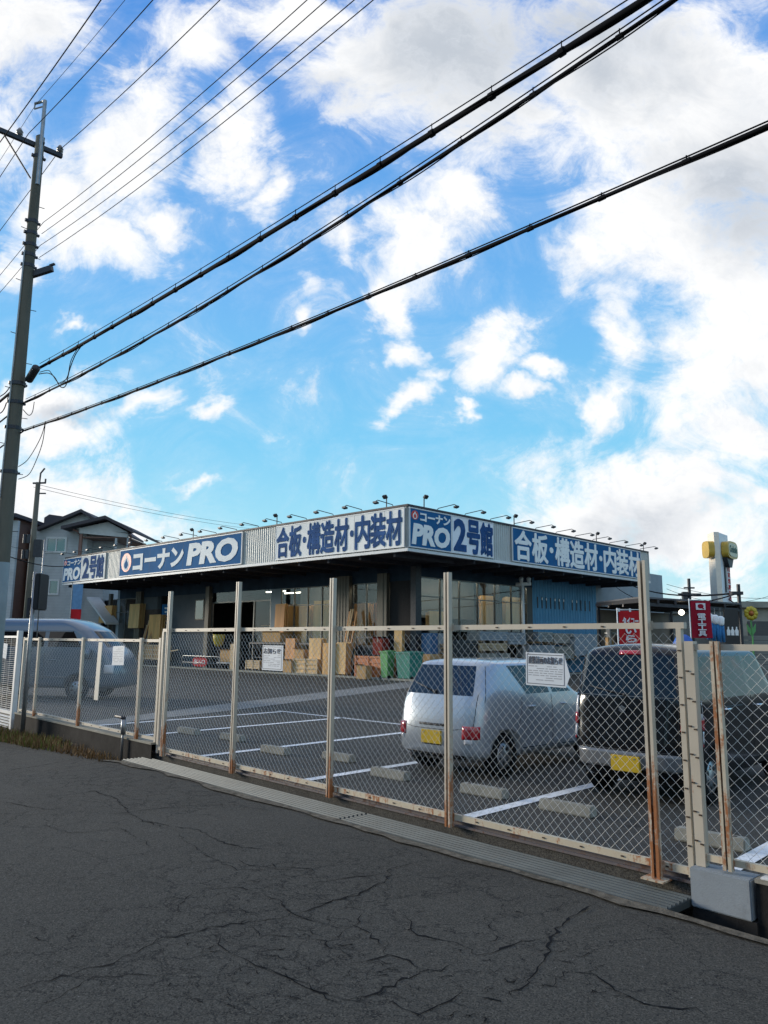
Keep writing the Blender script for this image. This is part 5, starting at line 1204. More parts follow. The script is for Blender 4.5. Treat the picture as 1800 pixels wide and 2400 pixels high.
# shelving and stock below the roof
rnd=random.Random(12)
rk=thing('shelf_rack','grey shelf rack with small stock under the shed roof','shelf','W',(shp(.3,.9).x,shp(.3,.9).y,0)); m=MB()
for z in (.3,.9,1.5,2.1): p,q=shp(.08,.86),shp(.48,.86); m.bar((p.x,p.y,z),(q.x,q.y,z),.5,.04)
for a in (.08,.28,.48): p=shp(a,.86); m.box(p.x-.03,p.x+.03,p.y-.25,p.y+.25,0,2.3)
m.build('frame','galv',rk); m=MB()
for z in (.32,.92,1.52):
    for k in range(11): p=shp(.09+.035*k,.86); h_=rnd.uniform(.15,.45); m.box(p.x-.12,p.x+.10,p.y-.2,p.y+.2,z,z+h_,k%4)
m.build('stock',['carton','greybox','bluep','blacksheet'],rk)
q=aty(1498,1375,23.6); 
bl=thing('bulb_lamp','round lit lamp hanging under the shed roof','lamp','W',tuple(aty(1471,1330,25))); L=aty(1472,1323,25); m=MB(); m.lathe([(.02,-.09),(.08,-.05),(.10,0),(.07,.06),(.03,.09)],tuple(L),12); m.build('bulb','lamp_on',bl,True); m=MB(); m.tube([L+Vector((0,0,.08)),L+Vector((0,0,.45))],.01,5); m.build('cord','cable',bl)
# banners
def nobori(label,x0,x1,yt,yb,Y,mat,items,pole=True,tabs=True,skew=0):
    p0=aty(x0,yt,Y); p1=aty(x1,yt,Y); zb=aty(x0,yb,Y).z; w=p1.x-p0.x; T=thing('banner',label,'banner','W',(p0.x,Y,0))
    m=MB(); cloth(m,p0.x,p1.x,Y,zb,p0.z,0,.025,10,24); cl_=m.build('cloth',mat,T,True)
    if pole:
        m=MB(); m.tube([(p0.x-.04,Y,0),(p0.x-.04,Y,p0.z+.07)],.014,8); m.tube([(p0.x-.06,Y,p0.z+.03),(p1.x+.04,Y,p0.z+.03)],.010,6); m.build('pole','lettwhite',T,True)
    m=MB()
    h=p0.z-zb
    for (body,a,b,c,d,bold) in items:
        if body=='#': 
            o=Vector((p0.x,Y-.035,zb)); A=[(a*w,b*h),(c*w,b*h),(c*w,d*h),(a*w,d*h)]; m.prism(A,o,(1,0,0),(0,0,1),(0,-1,0),0,.002)
        else: text_mesh(m,body,Vector((p0.x+a*w,Y-.035,zb+b*h)),Vector((1,0,0)),Vector((0,0,1)),Vector((0,-1,0)),(c-a)*w,(d-b)*h,.002,bold,0)
    if tabs:
        for k in (.0,.5,.98): m.box(p0.x+k*w-.02,p0.x+k*w+.03,Y-.03,Y-.02,p0.z-.03,p0.z+.06)
    m.build('lettering','flagwhite',cl_); return T
nobori('bright red banner with white lettering just behind the black wagon',1336,1384,1319,1420,20.5,'redflag',[('タイコー',.14,.70,.86,.86,.05),('い',.25,.50,.75,.66,.03),('ら',.25,.32,.75,.48,.03),('っ',.25,.16,.7,.29,.03),('し',.25,.0,.7,.14,.03)])
T=nobori('dark red banner with a square white emblem hung at the right of the shed',1491,1534,1298,1378,22.6,'maroon',[('電',.30,.52,.70,.66,.02),('工',.30,.37,.70,.50,.03),('工',.30,.215,.70,.345,.03),('具',.30,.05,.70,.19,.02),('#',.24,.76,.72,.94,0)],tabs=False)
p0=aty(1491,1298,22.6); p1=aty(1534,1298,22.6); w_=p1.x-p0.x; zb=aty(1491,1378,22.6).z; h_=p0.z-zb; m=MB(); m.prism(ell(.48*w_,.855*h_,.15*w_,.062*h_),(p0.x,22.6-.038,zb),(1,0,0),(0,0,1),(0,-1,0),0,.003); m.prism([(.5*w_,.85*h_),(.66*w_,.79*h_),(.60*w_,.77*h_),(.46*w_,.83*h_)],(p0.x,22.6-.0385,zb),(1,0,0),(0,0,1),(0,-1,0),0,.003); m.build('emblem','maroon',T.children[0])
# work clothes hung on display
for i,(x,l) in enumerate(((1533,'leftmost of three blue trousers with white tops hung beside the dark red banner'),(1545,'middle one of three blue trousers with white tops beside the dark red banner'),(1557,'rightmost of three blue trousers with white tops, next to the black board'))):
    p=aty(x,1345,23.4); zt=aty(x,1325+i*3,23.4).z; T=thing('work_clothes',l,'work clothes','W',(p.x,23.4,0),'work clothes on display')
    m=MB(); m.tube([(p.x,23.4,zt),(p.x,23.4,zt-.05),(p.x,23.4,zt-.22),(p.x,23.4,zt-.28)],[.05,.11,.10,.085],10); m.build('shirt','lettwhite',T,True); m=MB()
    for sg in (-1,1): m.tube([(p.x+sg*.035,23.4,zt-.26),(p.x+sg*.05,23.4,zt-.5),(p.x+sg*.06,23.4,zt-.78)],[.06,.055,.05],8)
    m.build('trousers','denim',T,True); m=MB(); m.tube([(p.x,23.4,zt-.03),(p.x,23.4,zt+.10),(p.x,23.4,shp(.8,.02).z-.18)],.006,5); m.build('hanger','galv',T)
bx=aty(1562,1316,23.6); by=aty(1598,1400,23.6)
bb=thing('display_board','black display board with three white figures along its foot at the shed end','display board','W',((bx.x+by.x)/2,23.6,0)); m=MB(); m.box(bx.x,by.x,23.55,23.62,by.z,bx.z); m.build('board','blacksheet',bb); m=MB()
for k in range(3): 
    x=bx.x+(by.x-bx.x)*(.22+.29*k); z=by.z+(bx.z-by.z)*.34; m.prism([(-.045,0),(.045,0),(.055,.14),(.02,.2),(.02,.26),(-.02,.26),(-.02,.2),(-.055,.14)],(x,23.545,z-.02),(1,0,0),(0,0,1),(0,-1,0),0,.012)
m.build('figures','lettwhite',bb); m=MB()
for x in (bx.x+.05,by.x-.05): m.box(x-.03,x+.03,23.57,23.61,0,by.z)
m.build('leg','darkmetal',bb)
# slim dark mast at the end of the shed
p=aty(1597,1300,24.6); ma=thing('mast','thin dark pole with brackets at the right end of the shed','pole','W',(p.x,24.6,0)); m=MB(); m.tube([(p.x,24.6,0),(p.x,24.6,aty(1588,1262,24.6).z)],.06,8); m.box(p.x-.25,p.x+.1,24.5,24.7,aty(1590,1285,24.6).z,aty(1590,1278,24.6).z); m.tube([(p.x-.2,24.55,aty(1590,1280,24.6).z),(p.x-.35,24.55,aty(1590,1295,24.6).z),(p.x-.12,24.55,aty(1590,1306,24.6).z)],.02,6); m.build('shaft','darkmetal',ma)
farwire('thick dark service cable from the store wall to the mast, upper one',loc('B',46.5,WV,6.0),aty(1590,1281,24.6),.5,.03)
farwire('thick dark service cable from the store wall to the mast, lower one',loc('B',46.5,WV,5.4),aty(1590,1283,24.6),.75,.022)
# tall pillar sign
YP=45.0; pa=aty(1548,1152,YP); pb_=aty(1607,1160,YP); 
ps=thing('pillar_sign','tall white pillar sign with an amber oval board, beyond the shed','pillar sign','W',((pa.x+pb_.x)/2,YP,0))
xa=aty(1550,1290,YP).x; xm=aty(1561,1290,YP).x; xb=aty(1600,1290,YP).x; zt=aty(1560,1150,YP).z
m=MB(); m.add([(xm,YP,0),(xb,YP+1.2,0),(xb,YP+1.2,zt-.02),(xm,YP,zt)],[(0,1,2,3)]); m.add([(xm,YP+.9,0),(xb,YP+2.1,0),(xb,YP+2.1,zt-.02),(xm,YP+.9,zt)],[(3,2,1,0)]); m.add([(xb,YP+1.2,0),(xb,YP+2.1,0),(xb,YP+2.1,zt-.02),(xb,YP+1.2,zt-.02)],[(0,1,2,3)]); m.add([(xm,YP,zt),(xb,YP+1.2,zt-.02),(xb,YP+2.1,zt-.02),(xm,YP+.9,zt)],[(0,1,2,3)]); m.build('shaft','pillar',ps)
m=MB(); m.box(xa,xm-.001,YP-.02,YP+.9,0,zt+.02); 
for k in range(8): m.box(xa-.01,xm,YP-.03,YP-.02,1+k*1.0,1.03+k*1.0)
m.build('side_panel','pillar_sunlit',ps)  # warm sunlight on this side is put into its colour
ux=Vector((xb-xm,1.2,0)).normalized(); nn=Vector((ux.y,-ux.x,0)); Wp=(Vector((xb-xm,1.2,0))).length
zo=aty(1585,1186,YP).z; o=Vector((xm,YP,zo))
m=MB(); rr=lambda w,h,n=10:[(w*math.copysign(abs(math.cos(t_))**.55,math.cos(t_)),h*math.copysign(abs(math.sin(t_))**.55,math.sin(t_))) for t_ in [2*math.pi*k/36 for k in range(36)]]
m.prism(rr(.92,.52),o+ux*(Wp*.72),ux,(0,0,1),nn,.02,.40); ov=m.build('oval_board','amber',ps)
m=MB(); m.prism(rr(.78,.40),o+ux*(Wp*.72),ux,(0,0,1),nn,.40,.43); m.build('face','cream',ov)
m=MB(); text_mesh(m,'Cachette',o+ux*(Wp*.72-.66)+Vector((0,0,-.16)),ux,Vector((0,0,1)),nn,1.3,.42,.02,.02,.1,0,.43); m.build('lettering','signgreen',ov)
m=MB(); m.prism(rr(.5,.50),Vector((xa,YP+.45,zo)),(0,1,0),(0,0,1),(-1,0,0),.0,.35); m.build('oval_board','amber',ps)
m=MB(); m.prism([(-.62,.0),(.62,.0),(.25,-.55),(-.2,-.55)],o+ux*(Wp*.6)+Vector((0,0,-.48)),ux,(0,0,1),nn,.01,.28); m.build('bracket','darkmetal',ps)
zq0,zq1=aty(1590,1268,YP).z,aty(1590,1206,YP).z; m=MB(); m.prism([(Wp*.50,0),(Wp*.88,0),(Wp*.88,zq1-zq0),(Wp*.50,zq1-zq0)],Vector((xm,YP,zq0)),ux,(0,0,1),nn,.01,.08); vb=m.build('name_board','trim',ps); m=MB()
for k,ch in enumerate('自家焙煎珈琲'): text_mesh(m,ch,Vector((xm,YP,zq1-.35-(k+1)*.36))+ux*(Wp*.58),ux,Vector((0,0,1)),nn,.42,.30,.006,.02,0,0,.08)
m.build('lettering','redflag',vb); m=MB(); m.prism([(Wp*.34,0),(Wp*.43,0),(Wp*.43,zq1-zq0+.2),(Wp*.34,zq1-zq0+.2)],Vector((xm,YP,zq0-.3)),ux,(0,0,1),nn,.01,.06); m.build('dark_strip','darkmetal',ps)
# distant pylon-like pole
p=aty(1495,1380,75); dp=thing('utility_pole','tiny far utility pole with crossarms between the store and the pillar sign','utility pole','W',(p.x,75,0)); zt=aty(1495,1250,75).z; m=MB(); m.tube([(p.x,75,0),(p.x,75,zt)],.16,8); m.build('shaft','darkmetal',dp); m=MB()
for dz,l in ((.9,.5),(1.5,1.1),(2.3,.8),(3.0,.5)): m.box(p.x-l,p.x+l,74.9,75.1,zt-dz-.07,zt-dz+.07)
m.box(p.x-.75,p.x-.25,74.7,75.1,zt-2.1,zt-1.3); m.build('crossarm','darkmetal',dp)
farwire('thin far wire passing the tiny utility pole, upper',aty(1440,1262,70),aty(1660,1292,75),.4,.02); farwire('thin far wire passing the tiny utility pole, lower',aty(1440,1272,70),aty(1660,1288,75),.9,.02)
# low building at the right edge
YB=30.0; p0=aty(1600,1303,YB); p1=aty(1760,1303,YB); rb=thing('low_building','low beige building with a dark shutter at the right edge','building','W',((p0.x+p1.x)/2,YB,0))
bz=lambda y: aty(1630,y,YB).z
m=MB(); m.box(p0.x,p1.x+6,YB,YB+8,0,bz(1313)); m.build('wall','beigewall',rb); m=MB(); m.box(p0.x-.1,p1.x+6,YB-.25,YB+8,bz(1313),bz(1300)); m.build('roof','conc',rb)
m=MB(); m.box(aty(1614,1340,YB).x,p1.x,YB-.03,YB-.001,.2,bz(1342)); m.build('shutter','shutter',rb)
sf=thing('slatted_fence','grey slatted panel fence before the low building at the right','fence','W',(aty(1640,1390,26).x,26,0)); m=MB(); x0=aty(1602,1390,26).x
for k in range(11): m.box(x0,x0+6,26,26.03,.25+k*.16,.39+k*.16)
m.build('slats','greyfence',sf)
for k in range(4): m=MB(); m.box(x0+k*2,x0+k*2+.06,26.03,26.09,0,2.05); m.build('post','galv',sf)
p=aty(1622,1325,25.3); ye=thing('flower_ornament','yellow flower shaped ornament on a green stem near the right edge','ornament','W',(p.x,25.3,0)); m=MB()
for k in range(9):
    th=2*math.pi*k/9; c=p+Vector((math.cos(th)*.14,0,math.sin(th)*.14)); m.lathe([(.01,-.03),(.09,-.01),(.10,.01),(.01,.04)],(0,0,0),8); 
    for v in m.v[-32:]: v.xyz=(c.x+v.x,c.y-v.z,c.z+v.y)
m.build('petals','yellow',ye,True); m=MB(); m.lathe([(.02,-.04),(.09,0),(.02,.06)],(0,0,0),12)
for v in m.v: v.xyz=(p.x+v.x,p.y-.03-v.z,p.z+v.y)
m.build('flower_centre','orange',ye,True); m=MB(); m.tube([p+Vector((0,.03,-.2)),p+Vector((.02,.03,-.8)),(p.x,25.33,0)],.025,6); m.build('stem','green',ye)
for sg in (-1,1): m=MB(); m.prism([(0,0),(.13*sg,.18),(.15*sg,.42),(.03*sg,.25)],p+Vector((0,.02,-.75)),(1,0,0),(0,0,1),(0,1,0),0,.02); m.build('leaf','green',ye)
# white bollard-like lamp post before the store
p=onv(1131,1385,loc('B',0,WV-1.2),E1); lt=thing('lamp_post','slim white post with two small spotlights before the right hand shop front','lamp post','W',(p.x,p.y,0)); zt=onv(1131,1262,loc('B',0,WV-1.2),E1).z
m=MB(); m.tube([(p.x,p.y,0),(p.x,p.y,zt)],.085,10); m.build('post','trim',lt,True); m=MB(); m.tube([(p.x-.35,p.y,zt-.02),(p.x+.45,p.y,zt+.02)],.09,10); m.build('crossbar','trim',lt,True)
for dx in (-.05,.35): m=MB(); m.tube([(p.x+dx,p.y,zt),(p.x+dx-.03,p.y-.1,zt+.22),(p.x+dx-.05,p.y-.2,zt+.28)],[.07,.11,.12],10); m.build('spotlight','trim',lt,True)
# ---------------------------------------------------------------- goods stacked along the shop front
def gL(px,py=None,u=25.75,z=0): # image x (full-size pixels) on the line u -> v
    return inv('B',onv(px/S,1400,loc('B',u,0),E2)).y
def zL(px,py,u=25.75): return onv(px/S,py/S,loc('B',u,0),E2).z
def spanL(x0,x1,y0,y1,u=25.75):
    a,b=sorted((gL(x0,u=u),gL(x1,u=u))); return a,b,max(0,zL((x0+x1)/2,y1,u)),zL((x0+x1)/2,y0,u)
def plystack(name,label,x0,x1,y0,y1,u,mat,depth=.5,lean=.05,group=None):
    a,b,z0,z1=spanL(x0,x1,y0,y1,u); T=thing(name,label,'plywood sheets','B',(u,(a+b)/2,z0),group); n=max(3,int(depth/.1)); rnd=random.Random(int(x0))
    for k in range(n):
        m=MB(); d=u+k*.1; e=rnd.uniform(-.03,.03); m.add([(d,a+e,z0),(d+.05,a+e,z0),(d+.05,b+e,z0),(d,b+e,z0),(d+lean,a+e,z1-abs(e)),(d+lean+.05,a+e,z1-abs(e)),(d+lean+.05,b+e,z1-abs(e)),(d+lean,b+e,z1-abs(e))],[(0,3,2,1),(4,5,6,7),(0,1,5,4),(1,2,6,5),(2,3,7,6),(3,0,4,7)])
        m.build('sheet',mat if k%2==0 else 'ply2',T)
        if k>=4: break
    return T
def rack(m,a,b,u0,u1,z):
    for y in (a,b): m.box(u0,u0+.06,y-.03,y+.03,0,z); m.box(u1-.06,u1,y-.03,y+.03,0,z)
    m.box(u0,u1,a,b,z-.08,z)
def crate(label,x0,x1,y0,y1,u,mat,depth=.8,cat='crate',name='wooden_crate',slats=4,frame='timber'):
    a,b,z0,z1=spanL(x0,x1,y0,y1,u); T=thing(name,label,cat,'B',(u+depth/2,(a+b)/2,z0)); m=MB(); h=(z1-z0)
    m.box(u+.03,u+depth-.03,a+.03,b-.03,z0+.1,z1-.03); m.build('body',mat,T)
    m=MB()
    for k in range(slats): z=z0+.1+(h-.16)*k/max(1,slats-1) if slats>1 else z0; m.box(u,u+.029,a,b,z-.04,z+.05)
    for y in (a,(a+b)/2-.04,b-.08): m.box(u-.02,u-.0005,y,y+.08,z0+.02,z1)
    m.build('batten',frame,T); m=MB()
    for y in (a,(a+b)/2-.05,b-.1): m.box(u,u+depth,y,y+.1,z0,z0+.1)
    m.build('skid','paletwood',T); return T
def carton(label,x0,x1,y0,y1,u,depth=.5,mat='carton'):
    a,b,z0,z1=spanL(x0,x1,y0,y1,u); T=thing('cardboard_box',label,'box','B',(u+depth/2,(a+b)/2,z0)); m=MB(); m.box(u,u+depth,a,b,z0,z1); m.build('carton',mat,T,bevel=.01)
    m=MB(); m.box(u-.002,u+depth+.002,(a+b)/2-.03,(a+b)/2+.03,z1-.0,z1+.003); m.box(u-.004,u-.0005,(a+b)/2-.03,(a+b)/2+.03,z1-.18,z1+.002); m.build('tape','beigewall',T); m=MB()
    m.add([(u,a,z1+.002),(u,b,z1+.002),(u-.12,b,z1+.06),(u-.12,a,z1+.06)],[(0,1,2,3)]); m.add([(u,a,z1+.012),(u,b,z1+.012),(u-.12,b,z1+.07),(u-.12,a,z1+.07)],[(3,2,1,0)]); m.build('flap',mat,T); return T
# inside the glazing
plystack('plywood_stack','plywood sheets with yellow edges standing inside the window left of the broad pillar',668,718,1417,1520,27.5,'ply')
plystack('plywood_stack','tallest plywood sheets inside the window, beside the broad beige pillar',732,778,1407,1520,27.5,'ply2')
plystack('plywood_stack','reddish plywood sheets inside the window between the two pillars',826,858,1414,1520,27.5,'ply3')
plystack('orange_board_stack','bright orange boards inside the window beside the corner pillar',876,888,1410,1520,27.5,'orange')
plystack('plywood_stack','narrow upright planks standing at the far left of the shop front',226,255,1420,1460,26.6,'ply')
plystack('plywood_stack','single light brown plywood pack leaning near the brown door',296,320,1415,1472,26.5,'ply2')
# in front
crate('brown board stack on a pallet before the brown door, behind the lower fence',338,377,1511,1548,25.7,'carton',cat='crate')
T=thing('timber_plank','long pale plank lying askew on the boards before the brown door','plank','B',(25.5,gL(405),.9)); m=MB(); a=gL(380),gL(428); m.bar((25.5,a[0],zL(380,1531)),(25.5,a[1],zL(428,1523)),.12,.06); m.build('plank','timber',T); m=MB(); m.bar((25.9,a[0],.3),(25.9,a[0],zL(380,1529)),.08,.08); m.build('prop','timber',T)
a,b,z0,z1=spanL(460,493,1540,1562); rs=thing('red_sign','low rounded red sign board with white lettering standing on the ground by the entrance','sign','B',(25.6,(a+b)/2,0)); m=MB(); w_,h_=(b-a),(z1-z0); m.prism([(w_/2+w_/2*math.copysign(abs(math.cos(t_))**.6,math.cos(t_)),h_/2+h_/2*math.copysign(abs(math.sin(t_))**.6,math.sin(t_))) for t_ in [2*math.pi*k/28 for k in range(28)]],(25.6,b,z0),(0,-1,0),(0,0,1),(-1,0,0),0,.06); bd=m.build('board','redflag',rs)
m=MB(); text_mesh(m,'出入口',(25.54,b-.12*w_,z0+.25*h_),(0,-1,0),Vector((0,0,1)),Vector((-1,0,0)),.76*w_,.5*h_,.004,.015,0,0,.002); m.build('lettering','lettwhite',bd); m=MB(); m.box(25.6,25.9,a+.1,a+.16,0,z0+.15); m.box(25.6,25.9,b-.16,b-.1,0,z0+.15); m.build('foot','darkmetal',rs)
a,b,z0,z1=spanL(432,520,1538,1570,25.5); hr=thing('hand_rail','low thin grey hoop rail beside the entrance','rail','B',(25.4,(a+b)/2,0)); m=MB(); m.tube([(25.4,a,0),(25.4,a,z1-.1),(25.4,a+.1,z1),(25.4,b-.1,z1),(25.4,b,z1-.1),(25.4,b,0)],.03,8); m.tube([(25.4,a,z1*.5),(25.4,b,z1*.5)],.02,6); m.build('hoop','galv',hr,True)
p=onv(513/S,1501/S,loc('B',25.9,0),E2); yl=thing('yellow_basket','round yellow basket held on a stand by the entrance','basket','B',tuple(inv('B',Vector((p.x,p.y,0))))); q=inv('B',p); m=MB(); m.lathe([(.16,-.34),(.26,-.2),(.34,.1),(.36,.34),(.33,.34),(.3,.1)],tuple(q),14); m.build('basket','yellow',yl,True); m=MB(); m.tube([(q.x,q.y,0),(q.x,q.y,q.z-.33)],.04,8); m.lathe([(.3,0),(.28,.05),(.05,.07)],(q.x,q.y,0),14); m.build('stand','darkmetal',yl)
carton('brown carton on a cart right of the entrance, before the second high post',516,544,1524,1551,25.7)
T=thing('push_cart','flat push cart with black wheels right of the entrance','cart','B',(25.9,gL(530),0)); m=MB(); a,b=sorted((gL(514),gL(546))); zc_=zL(530,1552,25.7); m.box(25.6,26.3,a,b,max(.1,zc_-.08),zc_); m.build('deck','greybox',T)
for y in (a+.1,b-.1):
    for u in (25.7,26.2): m=MB(); m.cyl((u,y-.03,.09),(u,y+.03,.09),.09,None,14); m.build('wheel','rubber',T)
m=MB(); m.tube([(26.3,a+.05,zc_),(26.35,a+.05,1.0),(26.35,b-.05,1.0),(26.3,b-.05,zc_)],.02,8); m.build('handle','galv',T,True)
T=thing('timber_plank','short pale upright post right of the brown carton','post','B',(25.6,gL(549),0)); m=MB(); m.box(25.6,25.72,gL(553),gL(545),0,zL(549,1509)); m.build('plank','timber',T)
crate('low light wood crate left of the framed notice board',577,610,1547,1570,25.6,'ply2',.7)
carton('brown cardboard box on the shelf above the framed notice board',614,656,1482,1505,26.3)
T=thing('shelf_rack','dark steel shelf carrying boxes under the windows','shelf','B',(26.5,gL(640),0)); m=MB(); a,b=sorted((gL(572),gL(718))); zs=zL(640,1506,26.3)
rack(m,a,b,26.1,26.9,zs); m.box(26.1,26.9,a,b,zs*.5-.04,zs*.5); m.build('frame','darkmetal',T)
crate('light wood crate with a white tag left of the third high post',687,745,1543,1582,25.5,'ply2',.8)
plystack('plywood_stack','upright light plywood pack left of the third high post',724,752,1495,1575,25.75,'ply2',.4,.03)
plystack('plywood_stack','broad reddish plywood pack directly behind the third high post',756,782,1507,1583,25.5,'ply',.4,.03)
plystack('plywood_stack','plywood pack just right of the third high post',788,810,1505,1580,25.6,'ply2',.4,.03)
T=crate('orange brown steel bin with slatted side right of the third high post',832,895,1537,1592,25.3,'orange',1.0,'bin','steel_bin',5,'orange')
carton('dark red carton stack resting on the shelf above the orange bin',873,896,1496,1535,26.1,.5,'darkred')
T=thing('shelf_rack','black shelf rack behind the orange bin','shelf','B',(26.5,gL(850),0)); m=MB(); a,b=sorted((gL(818),gL(870))); rack(m,a,b,26.2,26.9,zL(845,1492,26.2)); m.box(26.3,26.9,a+.05,b-.05,.1,1.5); m.build('frame','blacksheet',T)
def bin_(label,x0,x1,y0,y1,u,mat):
    a,b,z0,z1=spanL(x0,x1,y0,y1,u); z0=0.02; c=(a+b)/2; w=(b-a)/2; T=thing('wheeled_bin',label,'bin','B',(u,c,0)); m=MB(); m.add([(u-w*.8,c-w*.8,.1),(u+w*.8,c-w*.8,.1),(u+w*.8,c+w*.8,.1),(u-w*.8,c+w*.8,.1),(u-w,c-w,z1-.1),(u+w,c-w,z1-.1),(u+w,c+w,z1-.1),(u-w,c+w,z1-.1)],[(0,3,2,1),(4,5,6,7),(0,1,5,4),(1,2,6,5),(2,3,7,6),(3,0,4,7)]); m.build('tub',mat,T,bevel=.02)
    m=MB(); m.box(u-w-.03,u+w+.03,c-w-.03,c+w+.03,z1-.1,z1-.05); m.add([(u-w-.03,c-w-.03,z1-.05),(u+w+.03,c-w-.03,z1-.05),(u+w+.03,c+w+.03,z1-.05),(u-w-.03,c+w+.03,z1-.05),(u+w*.6,c-w*.8,z1),(u+w*.6,c+w*.8,z1)],[(0,1,4),(2,3,5),(0,4,5,3),(1,2,5,4)]); m.build('lid',mat,T); 
    for sg in (-1,1): m=MB(); m.cyl((u-w*.6,c+sg*w*.85,.1),(u-w*.6,c+sg*(w*.85+.05),.1),.1,None,14); m.build('wheel','rubber',T)
bin_('narrow bright green plastic bin beside the orange bin',899,918,1524,1580,25.4,'green')
bin_('teal plastic bin behind the rear of the silver car',942,977,1526,1578,25.6,'teal')
# along the right hand front
def spanR(x0,x1,y0,y1,v=22.9):
    a=inv('B',onv(x0/S,1400,loc('B',0,v),E1)).x; b=inv('B',onv(x1/S,1400,loc('B',0,v),E1)).x; z=lambda y: onv((x0+x1)/2/S,y/S,loc('B',0,v),E1).z
    return a,b,max(0,z(y1)),z(y0)
def boardsR(name,label,cat,x0,x1,y0,y1,v,mat,n=5,depth=.8,gap=.012,mats=None):
    a,b,z0,z1=spanR(x0,x1,y0,y1,v); T=thing(name,label,cat,'B',((a+b)/2,v+depth/2,z0)); h=(z1-z0-.1)/n; rnd=random.Random(int(x0))
    m=MB()
    for u in (a+.05,(a+b)/2-.05,b-.15): m.box(u,u+.1,v,v+depth,z0,z0+.1)
    m.build('skid','paletwood',T)
    for k in range(n): e=rnd.uniform(-.05,.05); m=MB(); m.box(a+e,b+e,v+abs(e)*.5,v+depth,z0+.1+h*k,z0+.1+h*(k+1)-gap); m.build('board',mat,T)
    return T
def uprightR(label,x0,x1,y0,y1,v,mat):
    a,b,z0,z1=spanR(x0,x1,y0,y1,v); T=thing('plywood_stack',label,'plywood sheets','B',((a+b)/2,v,z0)); 
    for k in range(3): m=MB(); m.box(a+k*.02,b-k*.02,v+k*.1,v+k*.1+.06,z0,z1-.03*k); m.build('sheet',mat,T)
uprightR('pale plywood panel inside the right hand shop front, nearest to the corner',1006,1046,1433,1470,24.6,'ply2')
uprightR('large plywood panel inside the right hand shop front beside the lamp post',1129,1177,1397,1472,24.6,'ply')
uprightR('plywood panel inside the right hand shop front directly left of the lamp post',1187,1222,1400,1472,24.6,'ply2')
T=thing('blue_carton_stack','stack of small blue and white boxes right of the building corner','boxes','B',tuple(spanR(1000,1044,1484,1502)[:1])+(22.9,0)); a,b,z0,z1=spanR(1008,1044,1484,1545); m=MB(); m.box(a,b,22.9,23.6,0,z1*.55); m.build('pallet_load','carton',T); m=MB(); m.box(a+.1,a+(b-a)*.55,22.95,23.5,z1*.55,z1); m.build('blue_box','dullblue',T); m=MB(); m.box(a+(b-a)*.6,b,22.95,23.5,z1*.55,z1); m.build('white_box','greybox',T)
boardsR('steel_sheet_stack','dark sheets stacked on a pallet behind the silver car roof','sheet stack',1062,1122,1500,1545,22.7,'blacksheet',5)
boardsR('board_stack','pale grey board stack topped by a timber slab, behind the silver car','board stack',1126,1191,1480,1506,22.7,'greywall',4)
boardsR('timber_stack','thin timber slab stack under the pale grey boards','timber stack',1126,1190,1507,1530,22.6,'timber',3)
boardsR('block_stack','grey concrete block stack beneath the timber, behind the silver car','block stack',1124,1196,1530,1566,22.55,'conc',3,gap=.03)
boardsR('grey_panel_stack','blue grey panel stack left of the corrugated metal pile','panel stack',1192,1234,1482,1515,22.7,'greybox',4)
boardsR('corrugated_pile','pile of corrugated metal sheets before the blue wall','metal sheets',1262,1297,1480,1508,22.7,'galv',7,gap=.03)
boardsR('grey_carton_stack','grey wrapped carton stack behind the landscape notice','box stack',1240,1300,1512,1545,22.5,'greybox',3)
boardsR('brown_board_stack','brown grey board stack right of the corrugated metal pile','board stack',1300,1346,1484,1512,22.7,'beigewall',4)
boardsR('board_stack','wrapped pale board stack nearest to the bright red banner','board stack',1348,1432,1486,1540,22.4,'greywall',6)
boardsR('board_stack','low brown board stack behind the landscape notice on the fence',"board stack",1300,1346,1515,1548,22.5,'conc',3)
q=aty(1476,1385,22); bt=thing('blue_tarp_bundle','bright blue plastic bundle behind the black wagon','bundle','W',(q.x,22,0)); a=aty(1462,1372,22); b=aty(1480,1400,22); m=MB(); m.lathe([(.26,0),(.30,.5),(.27,1.2),(.30,1.7),(.2,a.z-.05),(.08,a.z+.02)],(q.x,22,0),10); m.build('bundle','bluep',bt,True); m=MB(); m.lathe([(.285,1.4),(.285,1.44)],(q.x,22,0),12); m.build('cord','lettwhite',bt)

# more stock
plystack('plywood_stack','brown plywood pack standing left of the entrance under the noticeboard',345,372,1440,1500,26.4,'ply',.4,.03)
plystack('plywood_stack','plywood pack leaning on the wall between the entrance and the first windows',640,662,1415,1500,26.5,'ply3',.3,.05)
plystack('plywood_stack','wide dark plywood pack low beneath the first windows',668,690,1496,1545,26.0,'ply3',.4,.03)
carton('brown carton on the ground left of the narrow green bin, before the orange bin',836,858,1560,1594,24.9,.4)
carton('small pale carton on top of the light crate left of the third high post',690,712,1522,1543,25.7,.4)
carton('square brown carton under the windows, right of the framed notice board',664,684,1548,1582,25.4,.45)
plystack('plywood_stack','pale boards upright at the wall left of the teal bin',922,940,1470,1560,26.4,'ply2',.3,.03)
T=thing('timber_bundle','bundle of long thin timber battens leaning on the broad beige pillar','timber','B',(26.4,gL(800),0)); rnd=random.Random(5)
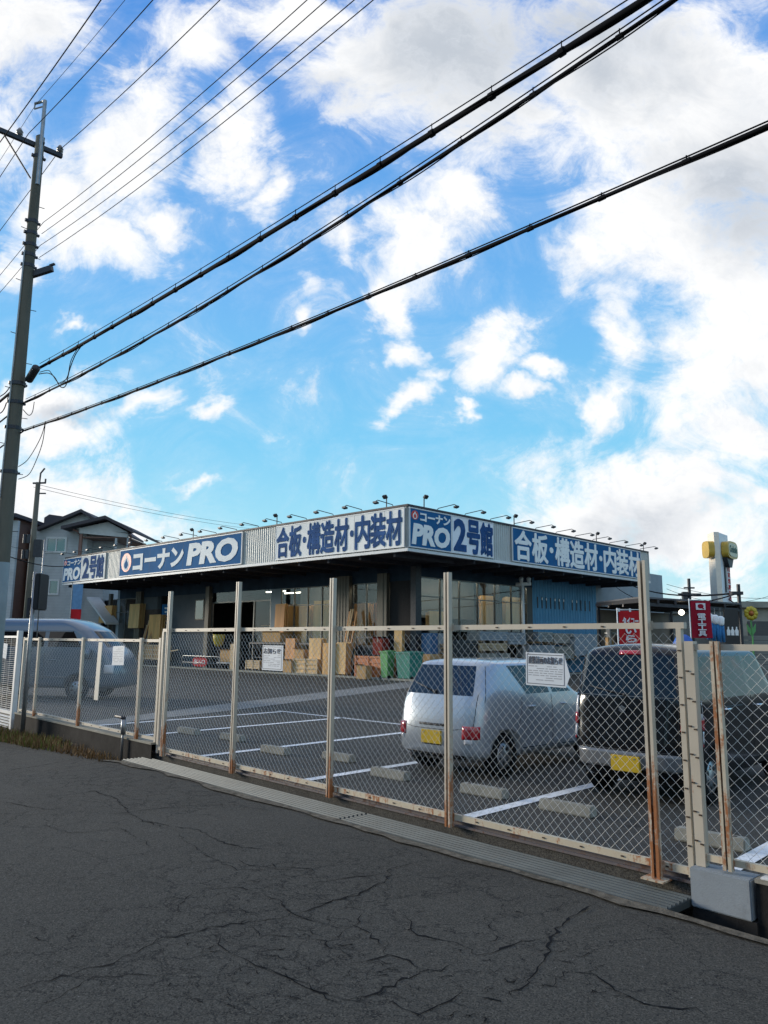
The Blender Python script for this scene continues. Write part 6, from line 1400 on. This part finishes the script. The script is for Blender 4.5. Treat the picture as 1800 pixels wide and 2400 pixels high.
for k in range(9):
    v=gL(790+k*3); m=MB(); m.bar((25.9+rnd.uniform(-.1,.1),v,0.02),(26.62,v+rnd.uniform(-.12,.12),rnd.uniform(2.6,3.3)),.06,.045); m.build('batten','timber' if k%3 else 'ply3',T)
T=thing('timber_bundle','bundle of battens leaning on the pillar beside the brown door','timber','B',(26.4,gL(322),0))
for k in range(8):
    v=gL(312+k*3); m=MB(); m.bar((25.9+rnd.uniform(-.1,.1),v,0.02),(26.62,v+rnd.uniform(-.12,.12),rnd.uniform(2.4,3.2)),.07,.05); m.build('batten','timber' if k%3 else 'ply3',T)
boardsR('pallet_stack','stack of empty wooden pallets left of the dark sheet stack','pallets',1046,1062,1506,1552,22.6,'paletwood',5,gap=.05)
# ---------------------------------------------------------------- unseen houses added across the road, behind the photographer, for the car reflections
def unseen_house(s,t_,w,d,h,mat,label):
    T=thing('house',label,'house','F',(s,t_,0)); m=MB(); m.box(s-w/2,s+w/2,t_-d,t_,-.3,h); m.build('wall',mat,T)
    m=MB(); m.prism([(-d/2-.5,0),(d/2+.5,0),(0,1.7)],(s-w/2-.4,t_-d/2,h),(0,1,0),(0,0,1),(1,0,0),0,w+.8); m.build('roof','rooftile',T)
    for k in range(3):
        for z in (.9,3.7):
            x=s-w/2+w*(.2+.3*k); m=MB(); m.box(x-.8,x+.8,t_+.001,t_+.06,z,z+1.2); f=m.build('window','winframe',T); m=MB(); m.box(x-.72,x+.72,t_+.061,t_+.07,z+.07,z+1.13); m.build('pane','black',f)
    m=MB(); m.box(s+w*.38,s+w*.38+.9,t_+.001,t_+.07,-.1,1.95); m.build('door','brown',T)
MAT['brown']=M('door_brown',(.08,.045,.03),.5)
for i,(s,w,h,mt,l) in enumerate(((-14,11,5.8,'beigewall','added unseen beige house across the road, opposite the utility pole'),(-1,10,6.2,'siding','added unseen grey house across the road, opposite the first high fence post'),(11,10,5.6,'beigewall','added unseen beige house across the road, just behind the photographer'),(23,11,6.0,'brick','added unseen brown house across the road, farthest from the utility pole'))):
    unseen_house(s,-15.5,w,8,h,mt,l)
